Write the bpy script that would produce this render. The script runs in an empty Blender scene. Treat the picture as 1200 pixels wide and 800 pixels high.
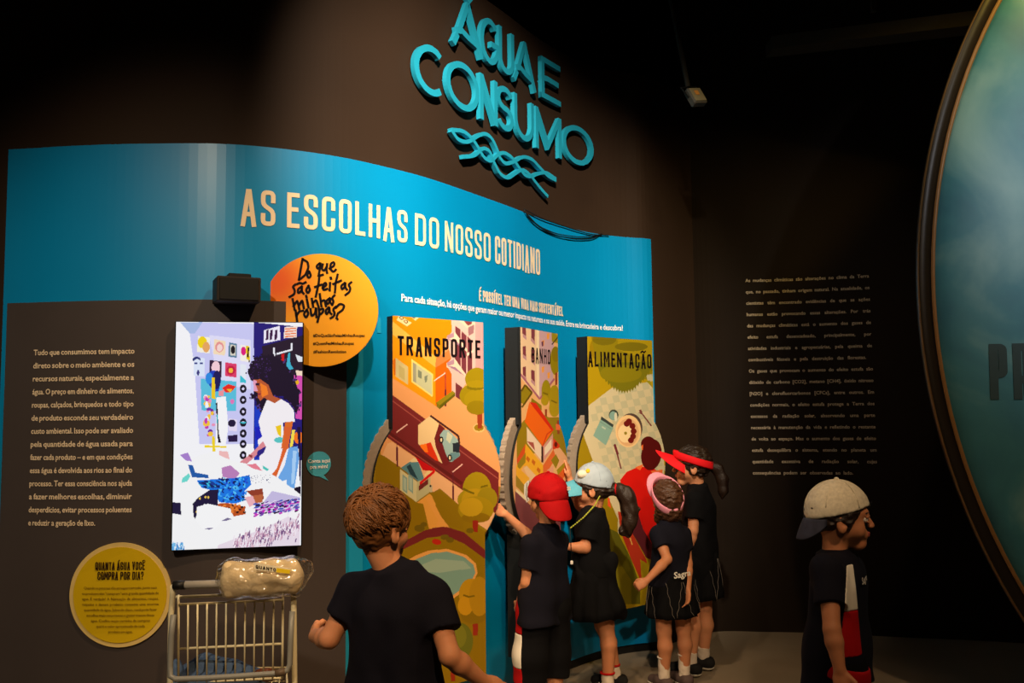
import bpy, math, random
import numpy as np
from mathutils import Vector, Matrix

random.seed(7)
np.random.seed(7)
C = bpy.context.scene.collection

# ------------------------------------------------------------------ camera
CAMH, FPX, PITCH, ROLL = 1.62, 1040.0, math.radians(4.56), 0.0112
_f = Vector((0, math.cos(PITCH), math.sin(PITCH)))
_u0 = Vector((0, -math.sin(PITCH), math.cos(PITCH)))
_x = Vector((1, 0, 0))
_r = _x * math.cos(ROLL) - _u0 * math.sin(ROLL)
_u = _u0 * math.cos(ROLL) + _x * math.sin(ROLL)
CAM = Vector((0, 0, CAMH))
cd = bpy.data.cameras.new('camera')
cd.sensor_width = 36.0
cd.lens = 36.0 * FPX / 1200.0
cd.clip_start = 0.05
cam = bpy.data.objects.new('camera', cd)
C.objects.link(cam)
cam.matrix_world = Matrix(((_r.x, _u.x, -_f.x, 0), (_r.y, _u.y, -_f.y, 0), (_r.z, _u.z, -_f.z, CAMH), (0, 0, 0, 1)))
bpy.context.scene.camera = cam

# ------------------------------------------------------------------ world, lights, exposure
vs = bpy.context.scene.view_settings
vs.view_transform = 'Standard'
vs.look = 'None'
vs.gamma = 1.0
vs.use_curve_mapping = False
vs.exposure = 0.0
w = bpy.data.worlds.new('dark_hall')
bpy.context.scene.world = w
w.use_nodes = True
w.node_tree.nodes['Background'].inputs[0].default_value = (1.0, 0.78, 0.55, 1)
w.node_tree.nodes['Background'].inputs[1].default_value = 0.008


def spot(name, loc, aim, watts, color, angle, blend=0.6, size=0.06):
    l = bpy.data.lights.new(name, 'SPOT')
    l.energy = watts
    l.color = color
    l.spot_size = math.radians(angle)
    l.spot_blend = blend
    l.shadow_soft_size = size
    o = bpy.data.objects.new(name, l)
    C.objects.link(o)
    o.location = loc
    o.rotation_euler = (Vector(aim) - Vector(loc)).to_track_quat('-Z', 'Y').to_euler()
    return o


WARM = (1.0, 0.80, 0.56)
WARMER = (1.0, 0.66, 0.36)
spot('track_spot', (0.25, 0.7, 4.9), (0.02, 5.3, 2.45), 2500, (1.0, 0.84, 0.64), 38, 1.0)  # title wall and three flap panels
spot('track_spot', (0.9, 2.0, 4.8), (-0.75, 4.2, 1.0), 420, WARMER, 48, 0.9)         # from the right, on the first flap panel
spot('track_spot', (-1.7, 0.4, 3.9), (-1.4, 4.0, 1.2), 330, WARM, 56, 0.9)           # text board on the left
spot('track_spot', (0.5, -0.4, 3.4), (0.35, 5.2, 0.55), 420, (1.0, 0.74, 0.46), 26, 1.0)  # added low front fill, brightens the panel foot and the children
spot('track_spot', (-0.3, 2.4, 4.8), (0.55, 4.6, 0.0), 230, WARMER, 42, 1.0)         # floor and children
spot('track_spot', (0.6, -0.6, 4.2), (-0.35, 2.8, 1.0), 420, (1.0, 0.62, 0.30), 26, 0.9)  # boy in the foreground
spot('track_spot', (2.9, 3.5, 4.7), (2.62, 4.2, 3.9), 110, (1.0, 0.66, 0.07), 66, 1.0)  # yellow wash at the top of the globe sign
spot('track_spot', (2.6, 0.2, 4.2), (3.25, 4.2, 2.8), 420, (0.95, 0.95, 1.0), 40, 1.0)  # face of the globe sign
spot('track_spot', (1.9, 0.4, 4.4), (1.55, 4.2, 0.9), 230, WARMER, 42, 1.0)           # boy at the right
spot('track_spot', (1.5, 2.6, 4.9), (1.85, 6.4, 2.15), 75, WARM, 44, 1.0)             # text column on the right wall


# ------------------------------------------------------------------ helpers
def ray(px, py):
    return _f + _r * ((px - 600) / FPX) - _u * ((py - 400) / FPX)


def at(px, py, Y):
    d = ray(px, py)
    return CAM + d * (Y / d.y)


def at_z(px, py, z):
    d = ray(px, py)
    return CAM + d * ((z - CAMH) / d.z)


def on_plane(px, py, p0, n):
    d = ray(px, py)
    return CAM + d * ((p0 - CAM).dot(n) / d.dot(n))


def lin(c):
    return tuple(((v / 255 / 12.92) if v / 255 <= 0.04045 else ((v / 255 + 0.055) / 1.055) ** 2.4) for v in c)


def mat(name, rgb, rough=0.6, spec=0.3, metal=0.0, noise=0.08, scale=30.0, bump=0.0, bscale=200.0,
        sss=0.0, emit=0.0, coat=0.0, sheen=0.0):
    m = bpy.data.materials.new(name)
    m.use_nodes = True
    nt = m.node_tree
    b = nt.nodes['Principled BSDF']
    c = lin(rgb)
    b.inputs['Roughness'].default_value = rough
    b.inputs['Specular IOR Level'].default_value = spec
    b.inputs['Metallic'].default_value = metal
    b.inputs['Coat Weight'].default_value = coat
    b.inputs['Sheen Weight'].default_value = sheen
    tc = nt.nodes.new('ShaderNodeTexCoord')
    n = nt.nodes.new('ShaderNodeTexNoise')
    n.inputs['Scale'].default_value = scale
    n.inputs['Detail'].default_value = 4
    nt.links.new(tc.outputs['Object'], n.inputs['Vector'])
    mx = nt.nodes.new('ShaderNodeMix')
    mx.data_type = 'RGBA'
    mx.inputs['A'].default_value = tuple(v * (1 - noise) for v in c) + (1,)
    mx.inputs['B'].default_value = tuple(min(1, v * (1 + noise)) for v in c) + (1,)
    nt.links.new(n.outputs['Fac'], mx.inputs['Factor'])
    nt.links.new(mx.outputs['Result'], b.inputs['Base Color'])
    if bump:
        n2 = nt.nodes.new('ShaderNodeTexNoise')
        n2.inputs['Scale'].default_value = bscale
        n2.inputs['Detail'].default_value = 3
        nt.links.new(tc.outputs['Object'], n2.inputs['Vector'])
        bp = nt.nodes.new('ShaderNodeBump')
        bp.inputs['Strength'].default_value = bump
        bp.inputs['Distance'].default_value = 0.01
        nt.links.new(n2.outputs['Fac'], bp.inputs['Height'])
        nt.links.new(bp.outputs['Normal'], b.inputs['Normal'])
    if sss:
        b.inputs['Subsurface Weight'].default_value = sss
        b.inputs['Subsurface Radius'].default_value = (0.01, 0.004, 0.002)
        b.inputs['Subsurface Scale'].default_value = 0.6
    if emit:
        b.inputs['Emission Color'].default_value = c + (1,)
        b.inputs['Emission Strength'].default_value = emit
    return m


def print_mat(name, rough=0.45, emit=0.0, spec=0.3):
    """printed board or screen: colours stored per face of the print"""
    m = bpy.data.materials.new(name)
    m.use_nodes = True
    nt = m.node_tree
    b = nt.nodes['Principled BSDF']
    a = nt.nodes.new('ShaderNodeAttribute')
    a.attribute_name = 'print'
    b.inputs['Roughness'].default_value = rough
    b.inputs['Specular IOR Level'].default_value = spec
    if emit:
        b.inputs['Base Color'].default_value = (0.01, 0.01, 0.01, 1)
        nt.links.new(a.outputs['Color'], b.inputs['Emission Color'])
        b.inputs['Emission Strength'].default_value = emit
    else:
        nt.links.new(a.outputs['Color'], b.inputs['Base Color'])
    return m


def tag(o, label=None, cat=None, group=None, kind=None):
    if label: o['label'] = label
    if cat: o['category'] = cat
    if group: o['group'] = group
    if kind: o['kind'] = kind
    return o


def empty(name, loc, label, cat, group=None):
    o = bpy.data.objects.new(name, None)
    C.objects.link(o)
    o.location = loc
    o.empty_display_size = 0.1
    return tag(o, label, cat, group)


def link_mesh(name, me, parent=None, label=None, world=True):
    """world=True: the mesh is in world coordinates and is moved into its parent's frame"""
    o = bpy.data.objects.new(name, me)
    C.objects.link(o)
    if parent is not None:
        if world:
            q = parent
            off = Vector((0, 0, 0))
            while q is not None:
                off += q.location
                q = q.parent
            me.transform(Matrix.Translation(-off))
        o.parent = parent
    if label: o['label'] = label
    return o


def mesh(name, verts, faces, m, parent=None, smooth=False, label=None, world=True):
    me = bpy.data.meshes.new(name)
    me.from_pydata([tuple(v) for v in verts], [], faces)
    if m is not None: me.materials.append(m)
    if smooth:
        me.polygons.foreach_set('use_smooth', [True] * len(me.polygons))
    me.update()
    return link_mesh(name, me, parent, label, world)


class MB:
    """collects shapes into one mesh"""
    def __init__(s): s.v, s.f = [], []

    def add(s, v, f):
        n = len(s.v)
        s.v += [tuple(p) for p in v]
        s.f += [tuple(i + n for i in q) for q in f]
        return s

    def box(s, c, sz, M=None):
        v = []
        for dx in (-.5, .5):
            for dy in (-.5, .5):
                for dz in (-.5, .5):
                    p = Vector((c[0] + dx * sz[0], c[1] + dy * sz[1], c[2] + dz * sz[2]))
                    v.append(M @ p if M else p)
        return s.add(v, [(0, 1, 3, 2), (4, 6, 7, 5), (0, 4, 5, 1), (2, 3, 7, 6), (0, 2, 6, 4), (1, 5, 7, 3)])

    def bbox(s, c, sz, b=0.004, M=None):
        """bevelled box: three slabs merged as a chamfered hull"""
        x, y, z = sz[0] / 2, sz[1] / 2, sz[2] / 2
        v, idx = [], {}
        for sx in (-1, 1):
            for sy in (-1, 1):
                for sz_ in (-1, 1):
                    for ax in range(3):
                        p = [sx * (x - b), sy * (y - b), sz_ * (z - b)]
                        p[ax] = (sx * x, sy * y, sz_ * z)[ax]
                        idx[(sx, sy, sz_, ax)] = len(v)
                        q = Vector((c[0] + p[0], c[1] + p[1], c[2] + p[2]))
                        v.append(M @ q if M else q)
        f = []
        for ax in range(3):
            o = [a for a in range(3) if a != ax]
            for sg in (-1, 1):
                q = []
                for a, bb in ((-1, -1), (1, -1), (1, 1), (-1, 1)):
                    t = [0, 0, 0]; t[ax] = sg; t[o[0]] = a; t[o[1]] = bb
                    q.append(idx[tuple(t) + (ax,)])
                f.append(tuple(q))
            for a in (-1, 1):
                for bb in (-1, 1):
                    t0 = [0, 0, 0]; t0[ax] = -1; t0[o[0]] = a; t0[o[1]] = bb
                    t1 = list(t0); t1[ax] = 1
                    f.append((idx[tuple(t0) + (o[0],)], idx[tuple(t1) + (o[0],)], idx[tuple(t1) + (o[1],)], idx[tuple(t0) + (o[1],)]))
        for sx in (-1, 1):
            for sy in (-1, 1):
                for sz_ in (-1, 1):
                    f.append(tuple(idx[(sx, sy, sz_, a)] for a in range(3)))
        return s.add(v, f)

    def tube(s, pts, r, n=8, closed=False):
        pts = [Vector(p) for p in pts]
        rs = r if isinstance(r, (list, tuple)) else [r] * len(pts)
        L = len(pts)
        v, f = [], []
        up = None
        for i, p in enumerate(pts):
            a = pts[(i - 1) % L] if (closed or i > 0) else p
            b = pts[(i + 1) % L] if (closed or i < L - 1) else p
            t = (b - a).normalized()
            if up is None:
                up = Vector((0, 0, 1)) if abs(t.z) < 0.9 else Vector((1, 0, 0))
            x = t.cross(up)
            if x.length < 1e-6: x = t.cross(Vector((0, 1, 0)))
            x.normalize()
            up = x.cross(t).normalized()
            for k in range(n):
                th = 2 * math.pi * k / n
                v.append(p + (x * math.cos(th) + up * math.sin(th)) * rs[i])
        m = L if closed else L - 1
        for i in range(m):
            j = (i + 1) % L
            for k in range(n):
                f.append((i * n + k, i * n + (k + 1) % n, j * n + (k + 1) % n, j * n + k))
        if not closed:
            f.append(tuple(range(n - 1, -1, -1)))
            f.append(tuple((L - 1) * n + k for k in range(n)))
        return s.add(v, f)

    def prism(s, poly, a, b):
        """poly: points; a, b: vectors added for front and back"""
        n = len(poly)
        v = [Vector(p) + Vector(a) for p in poly] + [Vector(p) + Vector(b) for p in poly]
        f = [tuple(range(n)), tuple(range(2 * n - 1, n - 1, -1))]
        for i in range(n):
            j = (i + 1) % n
            f.append((i, i + n, j + n, j))
        return s.add(v, f)

    def build(s, name, m, parent=None, smooth=False, label=None, world=True):
        return mesh(name, s.v, s.f, m, parent, smooth, label, world)


# ------------------------------------------------------------------ the curved wall in plan
_top = [(10, 175), (70, 171.5), (130, 169), (190, 168), (250, 168), (300, 171), (350, 176.5), (400, 184), (450, 195), (500, 208), (550, 225),
        (600, 243), (637, 257.5), (668, 267), (700, 274), (735, 278), (763, 280)]
_base = [(835, 742), (895, 741.6), (960, 743), (1060, 748), (1200, 755)]
_pts = [at_z(x, y, 2.83) for x, y in _top]
_dir = (_pts[0] - _pts[2]); _dir.z = 0; _dir.normalize()
_lead = [_pts[0] + _dir * k + Vector((0, -0.05 * k * k, 0)) for k in (2.4, 1.6, 0.8)]
_tail = [at_z(x, y, 0.0) for x, y in _base]
_tail += [_tail[-1] + Vector((1.2, -0.5, 0)), _tail[-1] + Vector((2.6, -1.5, 0)), _tail[-1] + Vector((3.6, -3.0, 0))]
_pl = [(p.x, p.y) for p in _lead + _pts + _tail]


def _smooth(pl, it=3):
    a = np.array(pl)
    # Catmull-Rom resample
    out = []
    for i in range(len(a) - 1):
        p0, p1, p2, p3 = a[max(i - 1, 0)], a[i], a[i + 1], a[min(i + 2, len(a) - 1)]
        for t in np.linspace(0, 1, 24, endpoint=False):
            out.append(0.5 * ((2 * p1) + (-p0 + p2) * t + (2 * p0 - 5 * p1 + 4 * p2 - p3) * t * t + (-p0 + 3 * p1 - 3 * p2 + p3) * t ** 3))
    out.append(a[-1])
    o = np.array(out)
    d = np.r_[0, np.cumsum(np.hypot(*np.diff(o, axis=0).T))]
    s = np.arange(0, d[-1], 0.02)
    o = np.c_[np.interp(s, d, o[:, 0]), np.interp(s, d, o[:, 1])]
    k = np.hanning(13); k /= k.sum()
    e = np.pad(o, ((6, 6), (0, 0)), 'edge')
    for c in (0, 1):
        o[6:-6, c] = np.convolve(e[:, c], k, 'valid')[6:-6]
    return o


PATH = _smooth(_pl)
_d = np.diff(PATH, axis=0)
PU = np.r_[0, np.cumsum(np.hypot(*_d.T))]
_t = np.gradient(PATH, axis=0); _t /= np.hypot(*_t.T)[:, None]
PN = np.c_[_t[:, 1], -_t[:, 0]]                     # normal pointing into the room (towards the camera)


def wall(u, h, off=0.0):
    x = np.interp(u, PU, PATH[:, 0]); y = np.interp(u, PU, PATH[:, 1])
    nx = np.interp(u, PU, PN[:, 0]); ny = np.interp(u, PU, PN[:, 1])
    return Vector((x + nx * off, y + ny * off, h))


_ratio = PATH[:, 0] / PATH[:, 1]


def uv(px, py):
    """wall coordinates (arc length, height) of the wall point seen at a place of the photograph"""
    d = ray(px, py)
    q = d.x / d.y
    ok = PATH[:, 1] > 1.0
    u = float(np.interp(q, _ratio[ok], PU[ok]))
    y = float(np.interp(u, PU, PATH[:, 1]))
    return u, CAMH + d.z / d.y * y


def wall_slab(name, u0, u1, z0, z1, off, thick, m, parent=None, nz=1, label=None):
    n = max(2, int((u1 - u0) / 0.04))
    us = np.linspace(u0, u1, n + 1)
    v, f = [], []
    for o in (off, off - thick):
        for u in us:
            for k in range(nz + 1):
                v.append(wall(u, z0 + (z1 - z0) * k / nz, o))
    R = nz + 1
    B = (n + 1) * R
    for i in range(n):
        for k in range(nz):
            a = i * R + k
            f.append((a, a + R, a + R + 1, a + 1))
            f.append((B + a, B + a + 1, B + a + R + 1, B + a + R))
        a = i * R
        f.append((a, B + a, B + a + R, a + R))
        a += nz
        f.append((a, a + R, B + a + R, B + a))
    for a, fl in ((0, 1), (n * R, 0)):
        for k in range(nz):
            q = (a + k, a + k + 1, B + a + k + 1, B + a + k)
            f.append(q if fl else q[::-1])
    return mesh(name, v, f, m, parent, False, label)


# ------------------------------------------------------------------ lettering
def fillet(p, r, closed=False, only=None):
    p = [np.array(q, float) for q in p]
    n = len(p)
    out = []
    for i in range(n):
        if (not closed and i in (0, n - 1)) or (only is not None and i not in only):
            out.append(p[i]); continue
        a, b, c = p[i - 1], p[i], p[(i + 1) % n]
        la, lc = np.linalg.norm(a - b), np.linalg.norm(c - b)
        rr = min(r, la * 0.499, lc * 0.499)
        if rr < 1e-6:
            out.append(b); continue
        s, e = b + (a - b) / la * rr, b + (c - b) / lc * rr
        for t in np.linspace(0, 1, 7):
            out.append((1 - t) ** 2 * s + 2 * t * (1 - t) * b + t * t * e)
    return out


def ribbon(pts, t, closed=False, ext=True):
    """2-D stroke of width t along pts -> (left, right) outline points"""
    p = [np.array(q, float) for q in pts]
    q = [p[0]]
    for a in p[1:]:
        if np.linalg.norm(a - q[-1]) > 1e-5: q.append(a)
    if closed and np.linalg.norm(q[0] - q[-1]) < 1e-5: q.pop()
    p = q
    n = len(p)
    if ext and not closed:
        d = p[0] - p[1]; p[0] = p[0] + d / np.linalg.norm(d) * t / 2
        d = p[-1] - p[-2]; p[-1] = p[-1] + d / np.linalg.norm(d) * t / 2
    L, R = [], []
    for i in range(n):
        a = p[i - 1] if (closed or i > 0) else None
        c = p[(i + 1) % n] if (closed or i < n - 1) else None
        d1 = (p[i] - a) / np.linalg.norm(p[i] - a) if a is not None else None
        d2 = (c - p[i]) / np.linalg.norm(c - p[i]) if c is not None else None
        if d1 is None: d1 = d2
        if d2 is None: d2 = d1
        n1, n2 = np.array((-d1[1], d1[0])), np.array((-d2[1], d2[0]))
        m = n1 + n2
        k = np.dot(m, m)
        m = n1 if k < 1e-3 else m * min(2 / k, 2.2)
        L.append(p[i] + m * t / 2); R.append(p[i] - m * t / 2)
    return L, R


# condensed capitals: (relative width, [(points, round?, closed?)])
GL = {
    'A': (1.0, [([(0, -.06), (.44, 1), (.56, 1), (1, -.06)], 0, 0), ([(.17, .27), (.83, .27)], 0, 0)]),
    'a': (1.0, [([(0, 0), (0, 1), (1, 1), (1, 0)], 0, 0), ([(0, .33), (1, .33)], 0, 0)]),
    'B': (.95, [([(0, 0), (0, 1), (1, 1), (1, .53), (0, .53)], (2, 3), 0), ([(0, 0), (1, 0), (1, .53), (.5, .53)], (1, 2), 0)]),
    'C': (.95, [([(1, .7), (1, 1), (0, 1), (0, 0), (1, 0), (1, .3)], 1, 0)]),
    'D': (.97, [([(0, 0), (0, 1), (1, 1), (1, 0)], (2, 3), 1)]),
    'E': (.78, [([(1, 1), (0, 1), (0, 0), (1, 0)], 0, 0), ([(0, .53), (.85, .53)], 0, 0)]),
    'G': (.97, [([(1, .72), (1, 1), (0, 1), (0, 0), (1, 0), (1, .45), (.6, .45)], 1, 0)]),
    'H': (1.0, [([(0, 0), (0, 1)], 0, 0), ([(1, 0), (1, 1)], 0, 0), ([(0, .52), (1, .52)], 0, 0)]),
    'I': (.0, [([(0, 0), (0, 1)], 0, 0)]),
    'L': (.76, [([(0, 1), (0, 0), (1, 0)], 0, 0)]),
    'M': (1.35, [([(0, 0), (0, 1), (.12, 1), (.5, .25), (.88, 1), (1, 1), (1, 0)], 0, 0)]),
    'N': (1.05, [([(0, 0), (0, 1), (.08, 1), (.92, 0), (1, 0), (1, 1)], 0, 0)]),
    'O': (.97, [([(0, 0), (0, 1), (1, 1), (1, 0)], 1, 1)]),
    'P': (.93, [([(0, 0), (0, 1), (1, 1), (1, .45), (0, .45)], (2, 3), 0)]),
    'Q': (.97, [([(0, 0), (0, 1), (1, 1), (1, 0)], 1, 1), ([(.6, .2), (1.1, -.08)], 0, 0)]),
    'R': (.97, [([(0, 0), (0, 1), (1, 1), (1, .48), (0, .48)], (2, 3), 0), ([(.5, .48), (1, 0)], 0, 0)]),
    'S': (.95, [([(1, .74), (1, 1), (0, 1), (0, .6), (1, .4), (1, 0), (0, 0), (0, .26)], 1, 0)]),
    'T': (.85, [([(0, 1), (1, 1)], 0, 0), ([(.5, 0), (.5, 1)], 0, 0)]),
    'U': (.97, [([(0, 1), (0, 0), (1, 0), (1, 1)], 1, 0)]),
    'V': (1.0, [([(0, 1.06), (.44, 0), (.56, 0), (1, 1.06)], 0, 0)]),
    '?': (.85, [([(0, .75), (0, 1), (1, 1), (1, .6), (.5, .45), (.5, .3)], 1, 0), ([(.5, .0), (.5, .04)], 0, 0)]),
}
ACC = {'Á': ('A', 'a'), 'É': ('E', 'a'), 'Í': ('I', 'a'), 'Ê': ('E', 'c'), 'Ã': ('A', 't'), 'Ç': ('C', 'd'), 'Õ': ('O', 't')}


def caps_line(text, wd, ht, t, gap=0.42):
    """condensed capitals filling a width and a height; returns list of 2-D strokes (L, R, closed)"""
    base = [(ACC[c][0] if c in ACC else c, ACC[c][1] if c in ACC else None) for c in text]
    unit = sum((GL[b][0] if b != ' ' else 0.55) for b, _ in base)
    ng = len(base) - 1
    free = wd - t * sum(1 for b, _ in base if b != ' ')
    k = free / (unit + gap * ng)
    x = 0
    out = []
    for b, acc in base:
        if b == ' ':
            x += k * (.55 + gap); continue
        gw, strokes = GL[b]
        W = gw * k
        X0 = x + t / 2
        for pts, rd, cl in strokes:
            q = [(X0 + px * W, t / 2 + py * (ht - t)) for px, py in pts]
            if rd: q = fillet(q, min(W, ht) * 0.42, bool(cl), rd if isinstance(rd, tuple) else None)
            out.append(ribbon(q, t, bool(cl)) + (bool(cl),))
        cx = X0 + W / 2
        if acc == 'a': out.append(ribbon([(cx - .1 * t, ht * 1.10), (cx + .9 * t, ht * 1.24)], t * .8) + (False,))
        if acc == 'c': out.append(ribbon([(cx - 1.2 * t, ht * 1.1), (cx, ht * 1.22), (cx + 1.2 * t, ht * 1.1)], t * .7) + (False,))
        if acc == 't': out.append(ribbon([(cx - 1.6 * t, ht * 1.1), (cx - .6 * t, ht * 1.19), (cx + .6 * t, ht * 1.1), (cx + 1.6 * t, ht * 1.19)], t * .7) + (False,))
        if acc == 'd': out.append(ribbon([(cx, 0), (cx + .3 * t, -ht * .12), (cx - .9 * t, -ht * .16)], t * .6) + (False,))
        x += W + t + k * gap
    return out


def strokes_mesh(mb, strokes, place, seg=None):
    """flat lettering: place(x, y) -> 3-D point"""
    for L, R, cl in strokes:
        n = len(L)
        LL, RR = [], []
        m = n if cl else n - 1
        for i in range(m):
            j = (i + 1) % n
            k = 1 if not seg else max(1, int(np.linalg.norm(L[j] - L[i]) / seg))
            for q in range(k):
                LL.append(L[i] + (L[j] - L[i]) * q / k); RR.append(R[i] + (R[j] - R[i]) * q / k)
        if not cl: LL.append(L[-1]); RR.append(R[-1])
        n = len(LL)
        v = [place(*p) for p in LL] + [place(*p) for p in RR]
        m = n if cl else n - 1
        mb.add(v, [(i, n + i, n + (i + 1) % n, (i + 1) % n) for i in range(m)])
    return mb


_wc = {}


def word_geo(s, bold=0.0):
    if (s, bold) not in _wc:
        c = bpy.data.curves.new('t', 'FONT')
        c.body = s
        c.resolution_u = 2
        c.offset = bold
        o = bpy.data.objects.new('t', c)
        me = bpy.data.meshes.new_from_object(o)
        v = [(q.co.x, q.co.y) for q in me.vertices]
        f = [tuple(p.vertices) for p in me.polygons]
        bpy.data.objects.remove(o); bpy.data.curves.remove(c); bpy.data.meshes.remove(me)
        x0 = min(p[0] for p in v); x1 = max(p[0] for p in v)
        _wc[(s, bold)] = ([(p[0] - x0, p[1]) for p in v], f, x1 - x0)
    return _wc[(s, bold)]


def small_line(mb, text, size, wd, place, x0=0.0, y0=0.0, bold=0.012, justify=True, squeeze=None, align='left'):
    """a line of small lettering; justified words between x0 and x0 + wd"""
    ws = text.split(' ')
    geo = [word_geo(q, bold) for q in ws if q]
    tot = sum(g[2] for g in geo) * size
    sp = 0.26 * size
    sq = squeeze or 1.0
    if justify and len(geo) > 1:
        if tot * sq + sp * .8 * (len(geo) - 1) > wd:
            sq = (wd - sp * .8 * (len(geo) - 1)) / tot
        sp = (wd - tot * sq) / (len(geo) - 1)
    full = tot * sq + sp * (len(geo) - 1)
    x = x0
    if align == 'center': x = x0 + (wd - full) / 2
    for v, f, gw in geo:
        mb.add([place(x + p[0] * size * sq, y0 + p[1] * size) for p in v], f)
        x += gw * size * sq + sp
    return mb


# ------------------------------------------------------------------ flat prints: pictures painted cell by cell
class Canvas:
    def __init__(s, x0, y0, x1, y1, res, bg):
        s.x0, s.y0, s.res = x0, y0, res
        s.nx, s.ny = int(math.ceil((x1 - x0) / res)), int(math.ceil((y1 - y0) / res))
        s.X, s.Y = np.meshgrid(x0 + (np.arange(s.nx) + .5) * res, y0 + (np.arange(s.ny) + .5) * res)
        s.c = np.zeros((s.ny, s.nx, 3), np.float32)
        s.c[:] = bg
        s.m = np.ones((s.ny, s.nx), bool)

    def inside(s, pts):
        r = np.zeros(s.X.shape, bool)
        n = len(pts)
        for i in range(n):
            x1, y1 = pts[i]; x2, y2 = pts[(i + 1) % n]
            if y1 == y2: continue
            c = ((y1 > s.Y) != (y2 > s.Y)) & (s.X < (x2 - x1) * (s.Y - y1) / (y2 - y1) + x1)
            r ^= c
        return r

    def poly(s, col, pts): s.c[s.inside(pts)] = col

    def line(s, col, pts, wd):
        for (x1, y1), (x2, y2) in zip(pts[:-1], pts[1:]):
            dx, dy = x2 - x1, y2 - y1
            L = dx * dx + dy * dy + 1e-12
            t = np.clip(((s.X - x1) * dx + (s.Y - y1) * dy) / L, 0, 1)
            s.c[np.hypot(s.X - x1 - t * dx, s.Y - y1 - t * dy) < wd / 2] = col

    def ell(s, col, c, rx, ry, a=0.0):
        dx, dy = s.X - c[0], s.Y - c[1]
        ca, sa = math.cos(a), math.sin(a)
        s.c[((dx * ca + dy * sa) / rx) ** 2 + ((-dx * sa + dy * ca) / ry) ** 2 < 1] = col

    def build(s, name, m, place, parent, label=None):
        q = (s.c.reshape(-1, 3)).round().astype(int)
        key = q[:, 0] * 65536 + q[:, 1] * 256 + q[:, 2]
        key = np.where(s.m.reshape(-1), key, -1).reshape(s.ny, s.nx)
        v, f, cols = [], [], []
        for j in range(s.ny):
            row = key[j]
            cut = np.r_[0, np.nonzero(np.diff(row))[0] + 1, s.nx]
            ya, yb = s.y0 + j * s.res, s.y0 + (j + 1) * s.res
            for a, b in zip(cut[:-1], cut[1:]):
                if row[a] < 0: continue
                n = len(v)
                xa, xb = s.x0 + a * s.res, s.x0 + b * s.res
                v += [place(xa, ya), place(xb, ya), place(xb, yb), place(xa, yb)]
                f.append((n, n + 1, n + 2, n + 3))
                k = int(row[a])
                cols.append(lin((k >> 16, (k >> 8) & 255, k & 255)) + (1.0,))
        o = mesh(name, v, f, m, parent, False, label)
        at_ = o.data.color_attributes.new('print', 'FLOAT_COLOR', 'CORNER')
        at_.data.foreach_set('color', np.repeat(np.array(cols, np.float32), 4, axis=0).ravel())
        return o

# ------------------------------------------------------------------ materials
M_wall = mat('dark_wall_paint', (49, 34, 23), rough=0.75, spec=0.2, noise=0.12, scale=3, bump=0.05, bscale=120)
M_black_wall = mat('black_wall_paint', (35, 26, 19), rough=0.8, spec=0.15, noise=0.12, scale=3)
M_blue = mat('blue_vinyl', (0, 138, 196), rough=0.36, spec=0.42, noise=0.03, scale=6)
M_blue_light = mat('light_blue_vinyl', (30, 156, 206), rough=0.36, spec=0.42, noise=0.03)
M_board = mat('dark_board', (70, 62, 60), rough=0.55, spec=0.25, noise=0.06, scale=8)
M_black = mat('black_plastic', (22, 22, 22), rough=0.5, spec=0.3)
M_soft_black = mat('black_lacquer_board', (24, 26, 28), rough=0.6, spec=0.25)
M_ink = mat('black_ink', (24, 16, 20), rough=0.6, spec=0.1)
M_brown_ink = mat('brown_ink', (52, 32, 18), rough=0.6, spec=0.1)
M_cream = mat('cream_vinyl', (240, 216, 182), rough=0.5, spec=0.2, noise=0.03)
M_cream_dim = mat('cream_ink', (225, 205, 175), rough=0.6, spec=0.1, noise=0.03)
M_white = mat('white_vinyl', (245, 245, 245), rough=0.5, spec=0.2, noise=0.02)
M_cyan = mat('cyan_acrylic', (34, 158, 190), rough=0.35, spec=0.4, noise=0.03)
M_print = print_mat('printed_board', 0.5, spec=0.25)
M_floor = mat('concrete_floor', (150, 136, 116), rough=0.55, spec=0.3, noise=0.22, scale=2.2, bump=0.08, bscale=60)
M_rim = mat('grey_wheel_edge', (150, 134, 118), rough=0.6, spec=0.3, noise=0.15, scale=40, bump=0.2, bscale=90)


# ------------------------------------------------------------------ setting
floor = MB()
floor.box((0.6, 2.5, -0.05), (13, 14, 0.1))
tag(floor.build('floor', M_floor), kind='structure')
bw = MB()
bw.box((0.6, 9.05, 2.8), (13, .1, 5.7))
tag(bw.build('wall_back', M_black_wall), kind='structure')
ceil = MB()
ceil.box((0.6, 2.5, 5.65), (13, 14, 0.1))
tag(ceil.build('ceiling', M_black), kind='structure')
U_end = uv(763, 290)[0]
U_blue0 = uv(10, 175)[0]
tag(wall_slab('wall_left', 0.0, U_end + 0.55, 0.0, 4.03, -0.035, 0.12, M_wall, nz=3), kind='structure')
tag(wall_slab('wall_right', U_end + 0.55, PU[-1], 0.0, 5.6, -0.035, 0.12, M_black_wall, nz=3), kind='structure')
tag(wall_slab('baseboard_left', U_blue0, U_end, 0.0, 0.05, -0.01, 0.025, M_black), kind='structure')
beam = MB()
b0, b1 = at(905, 42, 5.9), at(1160, 10, 5.2)
bd = (b1 - b0).normalized()
beam.prism([b0, b0 + Vector((0, 0, -.09)), b0 + Vector((0, .16, -.09)), b0 + Vector((0, .16, 0))], (0, 0, 0), (b1 + bd * 0.8) - b0)
beam.box(((b0.x + b1.x) / 2, (b0.y + b1.y) / 2, (b0.z + 5.6) / 2 + .05), (0.03, 0.03, 5.6 - b0.z + .1))
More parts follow.
